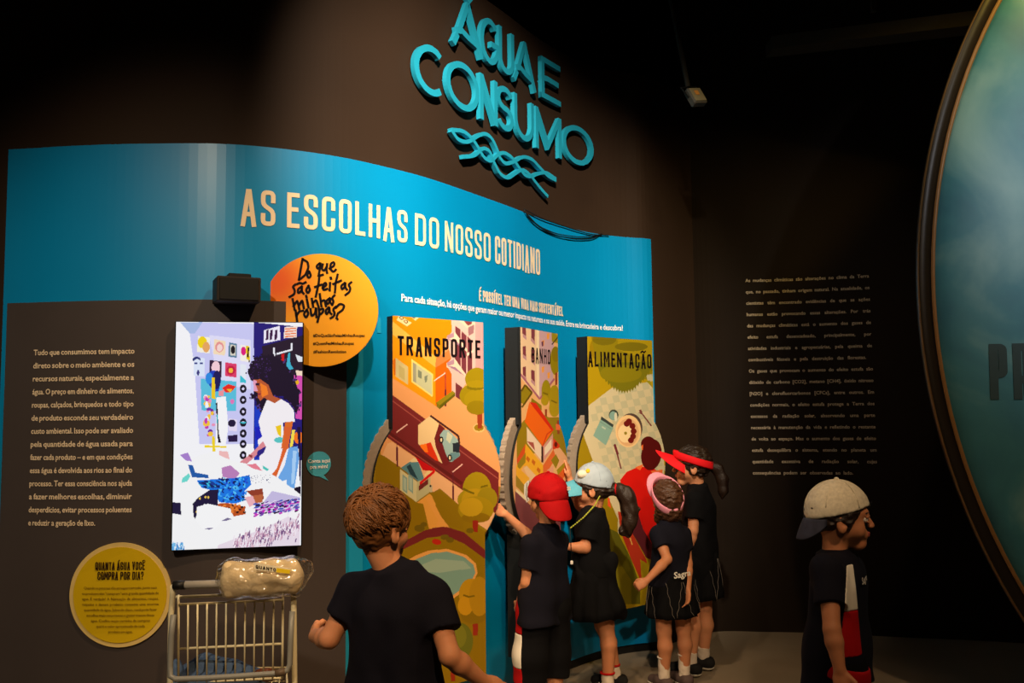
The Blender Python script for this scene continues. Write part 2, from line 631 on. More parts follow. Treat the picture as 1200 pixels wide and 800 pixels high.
tag(beam.build('trim_1', mat('dark_ceiling_beam', (60, 52, 42), rough=0.7)), kind='structure')

# ------------------------------------------------------------------ blue exhibit panel with its lettering
OFFB = 0.0
blue = wall_slab('exhibit_panel', U_blue0, U_end, 0.055, 2.83, OFFB, 0.03, M_blue, nz=4)
tag(blue, 'tall curved bright blue exhibit panel covering the dark wall behind the children', 'panel')


def wp(u0, h0, off):
    return lambda x, y: wall(u0 + x, h0 + y, off)


title = MB()
base_h = (uv(336, 267)[1] + uv(632, 322)[1]) / 2
for word, xa, xb, ya in (('AS', 282, 322.5, 265), ('ESCOLHAS', 336, 477, 275), ('DO', 486, 514, 287), ('NOSSO', 521, 574.5, 300), ('COTIDIANO', 580, 632.5, 318)):
    ua, ub = uv(xa, ya)[0], uv(xb, ya)[0]
    strokes_mesh(title, caps_line(word, ub - ua, 0.162, 0.0200, 0.42), wp(ua, base_h, OFFB + 0.003), 0.03)
title.build('title_lettering', M_cream, blue, label='large cream capitals')
sub = MB()
ua, ub = uv(561, 352)[0], uv(659.5, 371)[0]
hb = (uv(563, 351)[1] + uv(659, 372)[1]) / 2
ww = 'É POSSÍVEL TER UMA VIDA MAIS SUSTENTÁVEL'
strokes_mesh(sub, caps_line(ww, ub - ua, 0.062, 0.0100, 0.34), wp(ua, hb, OFFB + 0.003), 0.03)
sub.build('subtitle_lettering', M_cream, blue)
ln = MB()
ua, ub = uv(470, 352)[0], uv(729.5, 385)[0]
hb = (uv(470, 353)[1] + uv(729, 387)[1]) / 2
small_line(ln, 'Para cada situação, há opções que geram maior ou menor impacto na natureza e na sua saúde. Entre na brincadeira e descubra!',
           0.052, ub - ua, wp(ua, hb, OFFB + 0.003), bold=0.022)
ln.build('tagline_lettering', M_white, blue)
ua, ub = uv(404, 500)[0], uv(425, 500)[0]
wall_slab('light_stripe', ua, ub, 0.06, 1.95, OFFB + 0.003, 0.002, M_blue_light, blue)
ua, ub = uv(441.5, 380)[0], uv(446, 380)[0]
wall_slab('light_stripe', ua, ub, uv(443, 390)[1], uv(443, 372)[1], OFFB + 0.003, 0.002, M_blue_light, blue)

# slack cables over the panel's top edge
cab = bpy.data.objects
for pts, lab in (([(612, 246), (618, 256), (632, 268), (652, 277), (675, 281), (694, 280), (703, 274)], 'slack black cable hanging lowest over the top edge of the blue panel'),
                 ([(614, 249), (628, 265), (650, 274.5), (676, 278), (692, 277), (704, 274.5)], 'slack black cable hanging just above another over the blue panel edge'),
                 ([(612, 245), (632, 256), (655, 264), (690, 275), (712, 276)], 'thin black cable running along the top edge of the blue panel')):
    P = [wall(*uv(x, y), 0.012) for x, y in fillet(pts, 9)]
    o = MB().tube(P, 0.0035, 6).build('cable', M_black, smooth=True)
    tag(o, lab, 'cable', 'cables on the blue panel')

# ------------------------------------------------------------------ dark text board
OB = 0.022
ub0, ub1 = uv(12.5, 353)[0], uv(403, 560)[0]
zt = (uv(60, 353)[1] + uv(250, 353)[1]) / 2
board = wall_slab('text_board', ub0, ub1, 0.06, zt, OB, 0.02, M_board)
tag(board, 'large dark brown board with a cream text column left of the video screen', 'board')
TXT = ['Tudo que consumimos tem impacto', 'direto sobre o meio ambiente e os', 'recursos naturais, especialmente a', 'água. O preço em dinheiro de alimentos,',
       'roupas, calçados, brinquedos e todo tipo', 'de produto esconde seu verdadeiro', 'custo ambiental. Isso pode ser avaliado', 'pela quantidade de água usada para',
       'fazer cada produto – e em que condições', 'essa água é devolvida aos rios ao final do', 'processo. Ter essa consciência nos ajuda', 'a fazer melhores escolhas, diminuir',
       'desperdícios, evitar processos poluentes', 'e reduzir a geração de lixo.']
for i, t in enumerate(TXT):
    y = 415.5 + i * (614.5 - 415.5) / 13
    xa, xb = 44 - 6.3 * i / 13, 160.5 - 3.6 * i / 13
    a, b = uv(xa, y), uv(xb, y)
    para = MB()
    small_line(para, t, 0.034, b[0] - a[0] if i < 13 else uv(115, y)[0] - a[0], wp(a[0], (a[1] + b[1]) / 2, OB + 0.003), bold=0.018)
    para.build('text_line', M_cream, board)
bub = MB()
c = uv(371.5, 543)
R = 0.056
circ = [(R * math.cos(a), R * math.sin(a)) for a in np.linspace(-1.15, 2 * math.pi - 1.55, 40)]
pts = circ + [(0.045, -0.078)]
bub.add([wall(c[0] + x, c[1] + y, OB + 0.003) for x, y in pts], [tuple(range(len(pts)))])
bb = bub.build('speech_bubble', mat('bubble_blue_vinyl', (70, 165, 190), rough=0.5), board, label='small light blue speech bubble')
bl = MB()
small_line(bl, 'Conta aqui', 0.023, .086, wp(c[0] - .043, c[1] + .006, OB + 0.005), bold=0.02, justify=False, align='center')
small_line(bl, 'pra mim!', 0.023, .086, wp(c[0] - .043, c[1] - .02, OB + 0.005), bold=0.02, justify=False, align='center')
bl.build('bubble_lettering', M_white, bb)

# ------------------------------------------------------------------ yellow round sign
c = uv(144, 695)
R = abs(uv(203, 695)[0] - uv(85.5, 695)[0]) / 2


def disc_board(name, c, R, off, th, m, parent=None, flat=None, n=72):
    mb = MB()
    pl = flat or (lambda x, y, o: wall(c[0] + x, c[1] + y, off + o))
    fr = [pl(R * math.cos(a), R * math.sin(a), 0) for a in np.linspace(0, 2 * math.pi, n, endpoint=False)]
    bk = [pl(R * math.cos(a), R * math.sin(a), -th) for a in np.linspace(0, 2 * math.pi, n, endpoint=False)]
    mb.add(fr + bk, [tuple(range(n)), tuple(range(2 * n - 1, n - 1, -1))] + [(i, i + n, (i + 1) % n + n, (i + 1) % n) for i in range(n)])
    return mb.build(name, m, parent)


ys = disc_board('round_sign', c, R, OB + 0.008, 0.007, mat('cream_sign_border', (225, 195, 120), rough=0.5))
tag(ys, 'yellow round sign with cream border and dark lettering, low on the board beside the cart', 'sign')
disc_board('yellow_face', c, R * .915, OB + 0.0105, 0.002, mat('yellow_vinyl', (214, 178, 10), rough=0.5, noise=.03), ys)
hd = MB()
for t, xa, xb, yb, in (('QUANTA ÁGUA VOCÊ', 116.5, 173.5, 666), ('COMPRA POR DIA?', 119, 172, 677.3)):
    a, b = uv(xa, yb), uv(xb, yb)
    strokes_mesh(hd, caps_line(t, b[0] - a[0], 0.033, 0.0043, 0.36), wp(a[0], a[1], OB + 0.0125))
hd.build('heading_lettering', M_brown_ink, ys)
yp = MB()
YT = ['Quando as pessoas vão ao supermercado, junto com', 'os produtos elas "compram" uma grande quantidade de', 'água. É verdade! A fabricação de alimentos, roupas,',
      'calçados e demais produtos consome uma enorme', 'quantidade de água. Sabendo disso, você pode fazer', 'escolhas mais conscientes e gastar menos dessa',
      'água. Confira nesse carrinho de compras', 'qual é o valor aproximado de cada', 'produto em água.']
for i, t in enumerate(YT):
    y = 688.3 + i * 6.35
    hw = (42, 44, 44, 44, 42, 39, 34, 28, 14)[i]
    a, b = uv(145.5 - hw, y), uv(145.5 + hw, y)
    small_line(yp, t, 0.0155, b[0] - a[0], wp(a[0], a[1], OB + 0.0125), bold=0.005)
yp.build('text_lettering', mat('thin_brown_ink', (110, 84, 12), rough=0.6), ys)

# ------------------------------------------------------------------ orange round sign
oc = at(376, 363, 3.97)
oa = math.radians(6)
ox, on_ = Vector((math.cos(oa), math.sin(oa), 0)), Vector((math.sin(oa), -math.cos(oa), 0))
oplace = lambda x, y, o=0.0: oc + ox * x + Vector((0, 0, y)) + on_ * o
OR = 0.2555
om = mat('orange_sign_face', (242, 164, 16), rough=0.5, noise=0.02)
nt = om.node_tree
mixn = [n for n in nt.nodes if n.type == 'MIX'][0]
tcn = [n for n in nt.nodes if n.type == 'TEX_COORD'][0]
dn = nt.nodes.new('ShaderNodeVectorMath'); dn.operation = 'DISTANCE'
blob = oplace(-0.20, 0.13)  # colour turns redder towards the disc's upper left
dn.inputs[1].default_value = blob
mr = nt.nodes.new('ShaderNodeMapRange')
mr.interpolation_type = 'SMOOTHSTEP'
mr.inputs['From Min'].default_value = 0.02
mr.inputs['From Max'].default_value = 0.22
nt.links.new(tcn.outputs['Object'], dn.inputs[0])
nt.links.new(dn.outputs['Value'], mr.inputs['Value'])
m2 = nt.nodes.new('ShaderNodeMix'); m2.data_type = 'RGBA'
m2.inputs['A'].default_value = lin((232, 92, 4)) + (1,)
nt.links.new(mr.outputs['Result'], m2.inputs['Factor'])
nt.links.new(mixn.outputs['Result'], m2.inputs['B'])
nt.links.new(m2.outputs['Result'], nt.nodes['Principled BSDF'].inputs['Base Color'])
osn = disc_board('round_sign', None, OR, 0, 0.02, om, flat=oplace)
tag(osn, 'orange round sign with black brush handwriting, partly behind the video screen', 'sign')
hw = MB()
# brush handwriting, strokes in crop pixels of the photograph (5.16 px per photograph pixel)
HW = [
    [(282, 95), (272, 150), (260, 218)], [(285, 98), (312, 112), (318, 145), (300, 190), (262, 220)],
    [(322, 172), (308, 192), (318, 212), (334, 196), (322, 172)],
    [(384, 122), (366, 136), (372, 156), (390, 140), (388, 122)], [(390, 124), (384, 170), (378, 196)],
    [(404, 128), (398, 156), (412, 168), (428, 140)], [(430, 126), (426, 160), (430, 178)],
    [(446, 152), (476, 134), (472, 112), (452, 122), (450, 158), (468, 174), (482, 160)],
    [(238, 250), (222, 262), (236, 284), (232, 308), (204, 324)],
    [(276, 262), (252, 278), (256, 304), (276, 286), (278, 264)], [(278, 266), (276, 290), (288, 304)], [(250, 246), (266, 238), (282, 246), (300, 236)],
    [(318, 258), (302, 280), (312, 304), (328, 284), (318, 258)],
    [(404, 190), (384, 196), (378, 250), (362, 322)], [(358, 264), (396, 250)],
    [(404, 270), (428, 252), (420, 236), (404, 252), (406, 284), (430, 276)],
    [(448, 240), (446, 284)], [(452, 208), (454, 214)],
    [(494, 190), (482, 240), (478, 296)], [(468, 246), (514, 226)],
    [(536, 240), (514, 258), (520, 282), (538, 262), (540, 242)], [(540, 244), (540, 268), (550, 280)],
    [(576, 236), (558, 250), (572, 272), (566, 294), (542, 312)],
    [(222, 338), (234, 400)], [(228, 380), (250, 344), (262, 396)], [(260, 376), (280, 342), (290, 392)],
    [(308, 340), (318, 388)], [(304, 318), (306, 324)],
    [(338, 336), (346, 384)], [(344, 362), (364, 340), (378, 382)],
    [(386, 308), (396, 380)], [(394, 354), (414, 340), (424, 380)],
    [(446, 332), (424, 348), (430, 372), (446, 354), (446, 334)], [(448, 336), (448, 358), (458, 368)],
    [(474, 314), (458, 334), (470, 350), (462, 372)],
    [(240, 408), (250, 476)], [(246, 436), (262, 410), (284, 408)],
    [(308, 402), (288, 426), (302, 452), (318, 426), (308, 402)],
    [(330, 398), (336, 442), (358, 424), (362, 394)], [(364, 396), (366, 446)],
    [(380, 392), (384, 430), (372, 474)], [(382, 404), (408, 392), (406, 418), (384, 432)],
    [(440, 388), (420, 406), (426, 432), (442, 412), (442, 392)], [(444, 394), (446, 418), (456, 428)],
    [(482, 384), (464, 400), (478, 420), (470, 442), (452, 452)],
    [(484, 388), (508, 364), (536, 376), (524, 404), (496, 422), (490, 438)], [(488, 452), (492, 458)],
]
for st in HW:
    q = []
    for x, y in st:
        p = on_plane(300 + x * .19380, 285 + y * .19380, oc, on_) - oc
        q.append((p.dot(ox), p.z))
    L, Rr = ribbon(fillet(q, .009), 0.0105, False, True)
    strokes_mesh(hw, [(L, Rr, False)], lambda x, y: oplace(x, y, .002))
hw.build('handwriting', M_ink, osn)
for t, xa, xb, y in (('#DoQueSãoFeitasMinhasRoupas', 345, 658, 566), ('#QuemFezMinhasRoupas', 345, 592, 614), ('#FashionRevolution', 347, 545, 664)):
    a = on_plane(300 + xa * .1938, 285 + y * .1938, oc, on_) - oc
    b = on_plane(300 + xb * .1938, 285 + y * .1938, oc, on_) - oc
    wd = b.dot(ox) - a.dot(ox)
    g = word_geo(t, .02)
    hs = MB()
    small_line(hs, t, 0.019, wd, lambda x, y: oplace(x, y, .002), a.dot(ox), a.z, bold=.02, justify=False, squeeze=wd / (g[2] * .019))
    hs.build('hashtag_line', M_ink, osn)

# ------------------------------------------------------------------ video screen
s_tl, s_tr = at(206.5, 377.5, 3.80), at(354, 381.5, 3.90)
sx = (s_tr - s_tl); sx.z = 0; SW = sx.length; sx.normalize()
sn = Vector((sx.y, -sx.x, 0))
s_bl = on_plane(199.5, 644.5, s_tl, sn)
SH = s_tl.z - s_bl.z
so = Vector((s_tl.x, s_tl.y, s_bl.z))
splace = lambda x, y, o=0.0: so + sx * x + Vector((0, 0, y)) + sn * o
scr = MB()
Ms = Matrix(((sx.x, -sn.x, 0, so.x), (sx.y, -sn.y, 0, so.y), (0, 0, 1, so.z), (0, 0, 0, 1)))
scr.bbox((SW / 2, .03, SH / 2), (SW + .012, .05, SH + .012), .004, Ms)
screen = scr.build('video_screen', M_black)
tag(screen, 'bright upright video screen showing a woman with curly hair sorting clothes', 'screen')


def scrop(x0, y0, k):
    def g(pts):
        out = []
        for x, y in pts:
            p = on_plane(x0 + x * k, y0 + y * k, so, sn) - so
            out.append((p.dot(sx), p.z))
        return out
    return g


cv = Canvas(0, 0, SW, SH, 0.0025, (250, 250, 255))
s5, s6 = scrop(200, 370, .18757), scrop(195, 500, .1875)


def P5(col, *pts): cv.poly(col, s5(pts))
def P6(col, *pts): cv.poly(col, s6(pts))
def E5(col, x, y, rx, ry, a=0):
    c0 = s5([(x, y)])[0]
    k = SW / 786
    cv.ell(col, c0, rx * k, ry * k, -a)
def E6(col, x, y, rx, ry, a=0):
    c0 = s6([(x, y)])[0]
    k = SW / 800
    cv.ell(col, c0, rx * k, ry * k, -a)


P5((205, 205, 250), (110, 40), (520, 50), (525, 800), (180, 800), (150, 330))
P5((170, 190, 235), (60, 40), (200, 40), (150, 110), (120, 110))
P5((228, 226, 255), (240, 120), (500, 150), (500, 460), (300, 420))
P5((30, 20, 120), (520, 40), (830, 70), (830, 900), (520, 900))
P5((20, 60, 200), (525, 560), (640, 560), (640, 900), (525, 900))
P5((35, 20, 45), (570, 190), (830, 120), (830, 420), (580, 300))
P5((245, 240, 255), (582, 90), (682, 62), (685, 150), (582, 172))
for x in (598, 622, 652): P5((60, 20, 70), (x, 90), (x + 16, 84), (x + 12, 148), (x - 4, 152))
P5((250, 230, 220), (710, 70), (790, 64), (788, 135), (708, 140))
for k in range(4): P5((245, 120, 60), (716, 78 + k * 16), (784, 74 + k * 16), (784, 80 + k * 16), (716, 86 + k * 16))
P5((240, 240, 250), (640, 238), (760, 205), (760, 216), (640, 250)); P5((240, 240, 250), (640, 200), (652, 198), (650, 250), (640, 250)); P5((240, 240, 250), (750, 170), (762, 170), (760, 216), (750, 216))
P5((210, 20, 30), (690, 240), (712, 236), (706, 300), (694, 300)); P5((60, 180, 210), (735, 230), (745, 230), (748, 300), (768, 330), (740, 340), (722, 310))
P5((230, 235, 245), (780, 240), (830, 260), (830, 290), (795, 285)); P5((250, 225, 200), (780, 340), (830, 345), (830, 385), (790, 380))
P5((220, 80, 180), (770, 370), (830, 375), (830, 650), (780, 640)); E5((240, 180, 30), 790, 415, 12, 16); E5((250, 120, 30), 800, 760, 30, 40)
# pictures on the wall in the video
P5((250, 246, 230), (170, 125), (245, 135), (245, 235), (165, 225)); E5((245, 215, 20), 198, 165, 28, 38); E5((235, 170, 100), 222, 195, 22, 34)
P5((250, 225, 190), (272, 145), (342, 158), (340, 248), (268, 238)); E5((235, 150, 150), 305, 195, 26, 34); E5((250, 220, 215), 306, 200, 17, 24)
P5((90, 130, 160), (364, 165), (416, 175), (414, 262), (362, 255)); P5((220, 215, 200), (374, 178), (407, 184), (405, 250), (373, 245)); E5((15, 15, 30), 390, 212, 14, 26)
P5((250, 245, 235), (436, 180), (500, 190), (498, 290), (434, 280)); E5((225, 20, 130), 455, 220, 16, 28); P5((240, 205, 20), (468, 185), (492, 190), (494, 280), (474, 270)); P5((30, 20, 30), (480, 195), (492, 200), (486, 262), (478, 258))
P5((225, 235, 255), (142, 255), (215, 265), (212, 380), (145, 372)); E5((40, 50, 120), 162, 272, 24, 18); E5((225, 235, 255), 166, 284, 20, 14); E5((60, 70, 140), 158, 296, 10, 6); E5((60, 70, 140), 192, 296, 10, 6); E5((60, 60, 130), 172, 355, 8, 18)
P5((50, 25, 60), (242, 275), (318, 285), (316, 385), (240, 372)); E5((250, 210, 220), 282, 322, 26, 40)
P5((225, 60, 110), (342, 290), (412, 300), (410, 385), (340, 375)); E5((200, 25, 70), 376, 340, 27, 30); E5((250, 190, 60), 376, 341, 14, 16)
P5((235, 240, 250), (436, 300), (472, 305), (472, 420), (434, 415)); P5((60, 195, 215), (436, 370), (472, 405), (472, 420), (434, 415))
P5((90, 195, 225), (188, 392), (412, 410), (410, 595), (192, 590)); P5((235, 40, 30), (322, 450), (360, 425), (408, 440), (380, 475), (345, 480)); P5((245, 190, 40), (345, 455), (385, 455), (375, 480)); P5((240, 150, 160), (300, 470), (335, 460), (330, 500), (300, 500)); E5((230, 120, 190), 385, 535, 12, 16)
P5((20, 60, 190), (216, 390), (255, 340), (300, 345), (316, 400), (300, 470), (270, 475), (240, 430)); E5((20, 20, 90), 288, 400, 24, 60); E5((40, 140, 230), 240, 390, 22, 36)
P5((245, 205, 30), (258, 385), (276, 385), (280, 520), (256, 515))
for k in range(26):
    x, y = 215 + random.random() * 60, 490 + random.random() * 260
    E5(random.choice([(200, 60, 180), (250, 250, 255), (240, 150, 190), (120, 40, 160), (250, 200, 60)]), x, y, 8 + 8 * random.random(), 8 + 12 * random.random())
P5((252, 252, 255), (285, 510), (345, 502), (360, 700), (345, 800), (280, 800)); P5((30, 20, 40), (282, 545), (292, 540), (300, 730), (315, 790), (296, 790)); P5((60, 180, 200), (285, 620), (293, 615), (296, 670), (288, 670))
for y in (455, 525, 598, 666, 734, 800, 870):
    E5((18, 16, 34), 453, y, 21, 27); E5((225, 220, 255), 453, y, 8, 9)
E5((60, 190, 210), 453, 666, 18, 6); P5((235, 225, 250), (362, 640), (416, 648), (414, 722), (360, 715)); E5((30, 20, 60), 382, 670, 24, 24); P5((35, 20, 70), (358, 748), (418, 742), (418, 785), (360, 788))
# stand of the lamp in the video
P6((245, 215, 40), (240, 115), (375, 120), (375, 130), (240, 128)); P6((245, 215, 40), (285, 60), (302, 60), (306, 155), (288, 155)); P6((245, 190, 190), (330, 150), (385, 155), (395, 205), (330, 190))
# woman
hair = [(505, 300), (530, 265), (575, 248), (640, 250), (700, 280), (745, 340), (775, 400), (800, 470), (805, 560), (790, 600), (760, 560), (700, 500), (640, 500), (600, 560), (575, 595), (545, 560), (520, 500), (530, 420), (500, 400), (480, 350)]
P5((24, 10, 40), *hair)
for k in range(150):
    x, y = random.choice(hair); E5((24, 10, 40) if k % 4 else (80, 50, 120), x + random.gauss(0, 12), y + random.gauss(0, 12), 5, 7)
for k in range(60): E5((70, 40, 110), 500 + random.random() * 130, 270 + random.random() * 130, 2.5, 3)
P5((250, 245, 250), (600, 525), (640, 535), (690, 520), (735, 545), (770, 590), (775, 660), (700, 665), (720, 820), (800, 830), (790, 960), (560, 960), (545, 780), (560, 700), (548, 660), (570, 600))
P5((190, 90, 50), (515, 400), (560, 395), (610, 430), (640, 500), (690, 520), (650, 545), (605, 525), (585, 510), (560, 530), (545, 510), (545, 480), (520, 470), (522, 440))
P5((250, 130, 40), (560, 420), (600, 440), (610, 490), (570, 510)); P5((235, 160, 190), (515, 400), (540, 405), (535, 440), (545, 470), (520, 470))
P5((50, 20, 50), (530, 418), (556, 422), (552, 436), (532, 434)); E5((150, 30, 60), 553, 488, 9, 6)
P5((245, 205, 30), (655, 690), (690, 680), (690, 760), (670, 740)); E5((90, 200, 200), 680, 775, 34, 18)
P5((225, 110, 40), (715, 665), (765, 658), (745, 760), (735, 830), (690, 830))
P6((225, 100, 45), (735, 0), (780, 0), (765, 110), (730, 200), (700, 280), (680, 330), (655, 325), (660, 295), (690, 260), (715, 180), (740, 80))
P6((225, 140, 150), (605, 90), (620, 120), (560, 180), (500, 235), (450, 240), (465, 215), (520, 175)); P6((150, 60, 60), (515, 170), (540, 180), (535, 195), (512, 182))
P6((20, 30, 190), (555, 0), (580, 0), (600, 60), (560, 90)); P6((40, 30, 130), (570, 150), (625, 120), (610, 160), (560, 200))
P6((110, 170, 235), (765, 130), (820, 120), (830, 200), (800, 385), (755, 375), (750, 330), (720, 340), (700, 360), (690, 330), (740, 240)); P6((170, 210, 250), (790, 150), (815, 150), (800, 350), (780, 360))
P6((250, 225, 80), (785, 20), (805, 20), (790, 120), (770, 130)); P6((215, 60, 40), (715, 375), (775, 380), (770, 415), (725, 405)); P6((20, 10, 40), (800, 380), (840, 370), (840, 435), (790, 420)); P6((30, 10, 60), (815, 0), (840, 0), (840, 380), (830, 300), (828, 150))
# clothes on the bed
P6((250, 250, 252), (30, 190), (120, 210), (200, 180), (280, 155), (420, 215), (560, 240), (700, 320), (835, 420), (835, 780), (30, 780))
P6((170, 130, 210), (85, 175), (135, 160), (160, 215), (120, 210)); P6((190, 130, 190), (345, 255), (400, 240), (460, 290), (420, 330), (350, 310)); P6((235, 130, 150), (500, 235), (560, 230), (600, 275), (540, 260))
P6((30, 90, 170), (135, 235), (165, 240), (180, 285), (260, 300), (265, 320), (160, 315)); P6((110, 220, 210), (100, 320), (140, 290), (150, 310), (130, 340), (95, 350)); P6((80, 200, 190), (600, 240), (640, 265), (630, 275), (605, 262))
P6((20, 120, 230), (190, 335), (260, 330), (420, 320), (520, 300), (530, 360), (490, 400), (490, 460), (430, 480), (330, 470), (300, 400), (220, 380))
for k in range(120):
    x, y = 330 + random.random() * 170, 320 + random.random() * 150
    E6(random.choice([(10, 30, 120), (20, 80, 220), (60, 170, 250), (10, 15, 60), (90, 200, 250)]), x, y, 12 * random.random() + 4, 5, random.random() * 3)
for k in range(40): E6(random.choice([(60, 200, 230), (20, 60, 150), (10, 30, 90)]), 215 + random.random() * 120, 340 + random.random() * 40, 14, 5, .3)
P6((28, 20, 60), (165, 480), (200, 440), (270, 395), (325, 390), (320, 490), (280, 505), (240, 480), (200, 520), (180, 575), (170, 560))
for x, y in ((210, 448), (245, 438), (262, 440), (300, 500), (190, 530)): E6((240, 200, 80), x, y, 6, 8)
P6((28, 20, 60), (30, 470), (90, 475), (92, 550), (40, 540))
P6((190, 80, 30), (320, 480), (380, 475), (490, 500), (495, 545), (420, 560), (400, 510), (325, 500))
for k in range(40): E6(random.choice([(60, 20, 20), (235, 130, 50), (190, 80, 30)]), 330 + random.random() * 160, 485 + random.random() * 50, 9, 7)
P6((150, 60, 40), (500, 400), (600, 385), (610, 450), (560, 480), (540, 440)); P6((190, 100, 60), (540, 430), (605, 420), (600, 470), (560, 478)); P6((240, 180, 190), (490, 440), (540, 430), (560, 480), (520, 500))
P6((200, 190, 230), (660, 400), (835, 440), (830, 510), (690, 540), (540, 510), (600, 480))
for k in range(170):
    x = 550 + random.random() * 280; y = 520 - (x - 550) * .12 + (random.random() - .5) * 80
    E6(random.choice([(40, 15, 60), (200, 40, 190), (120, 60, 170), (235, 220, 250), (70, 90, 190)]), x, y, 12, 5, -.3)
for k in range(50): E6((60, 60, 120), 500 + random.random() * 150, 300 + random.random() * 50, 2, 2)
P6((252, 252, 254), (190, 500), (260, 480), (400, 510), (410, 570), (350, 590), (300, 640), (230, 640), (190, 590)); P6((120, 110, 150), (340, 590), (380, 568), (410, 575), (380, 585)); P6((120, 110, 150), (230, 636), (300, 628), (270, 642))
P6((236, 222, 236), (320, 740), (450, 690), (600, 640), (760, 560), (835, 590), (835, 780), (320, 780))
for k in range(420):
    t = random.random(); x = 420 + t * 410; y = 735 - t * 120 + random.gauss(0, 25)
    E6(random.choice([(120, 85, 135), (200, 150, 180), (245, 235, 245), (150, 110, 150), (225, 190, 205), (250, 240, 250)]), x, y, 3.5, 15, .2)
for k in range(60): E6(random.choice([(40, 120, 200), (120, 190, 235), (230, 245, 255)]), 30 + random.random() * 80, 770 - random.random() * 40, 3, 14)
cv.build('screen_picture', print_mat('lit_screen', 0.3, emit=0.9), lambda x, y: splace(x, y, 0.001), screen)

# ------------------------------------------------------------------ black box above the screen
k0, k1 = at(254.5, 322.5, 3.72), at(306, 324.5, 3.80)
kx = (k1 - k0); kx.z = 0; KW = kx.length; kx.normalize(); kn = Vector((kx.y, -kx.x, 0))
kb = on_plane(252, 352, k0, kn)
KH = k0.z - kb.z
ko = Vector((k0.x, k0.y, kb.z))
Mk = Matrix(((kx.x, -kn.x, 0, ko.x), (kx.y, -kn.y, 0, ko.y), (0, 0, 1, ko.z), (0, 0, 0, 1)))
kk = MB().bbox((KW / 2, .07, KH / 2), (KW, .14, KH), .004, Mk).build('speaker_box', mat('black_brown_box', (42, 34, 30), rough=0.6))
tag(kk, 'small black box fixed to the wall above the video screen', 'speaker box')
MB().bbox((KW * .53, .07, KH + .008), (KW * .52, .10, .018), .003, Mk).bbox((KW * .5, .165, KH * .6), (.08, .07, .05), .003, Mk).build('bracket', M_black, kk)
MB().bbox((KW * .5, -.002, KH * .5), (KW * .9, .006, KH * .86), .002, Mk).build('speaker_grille', M_black, kk)

# ------------------------------------------------------------------ three interactive flap panels
PZ = 2.09


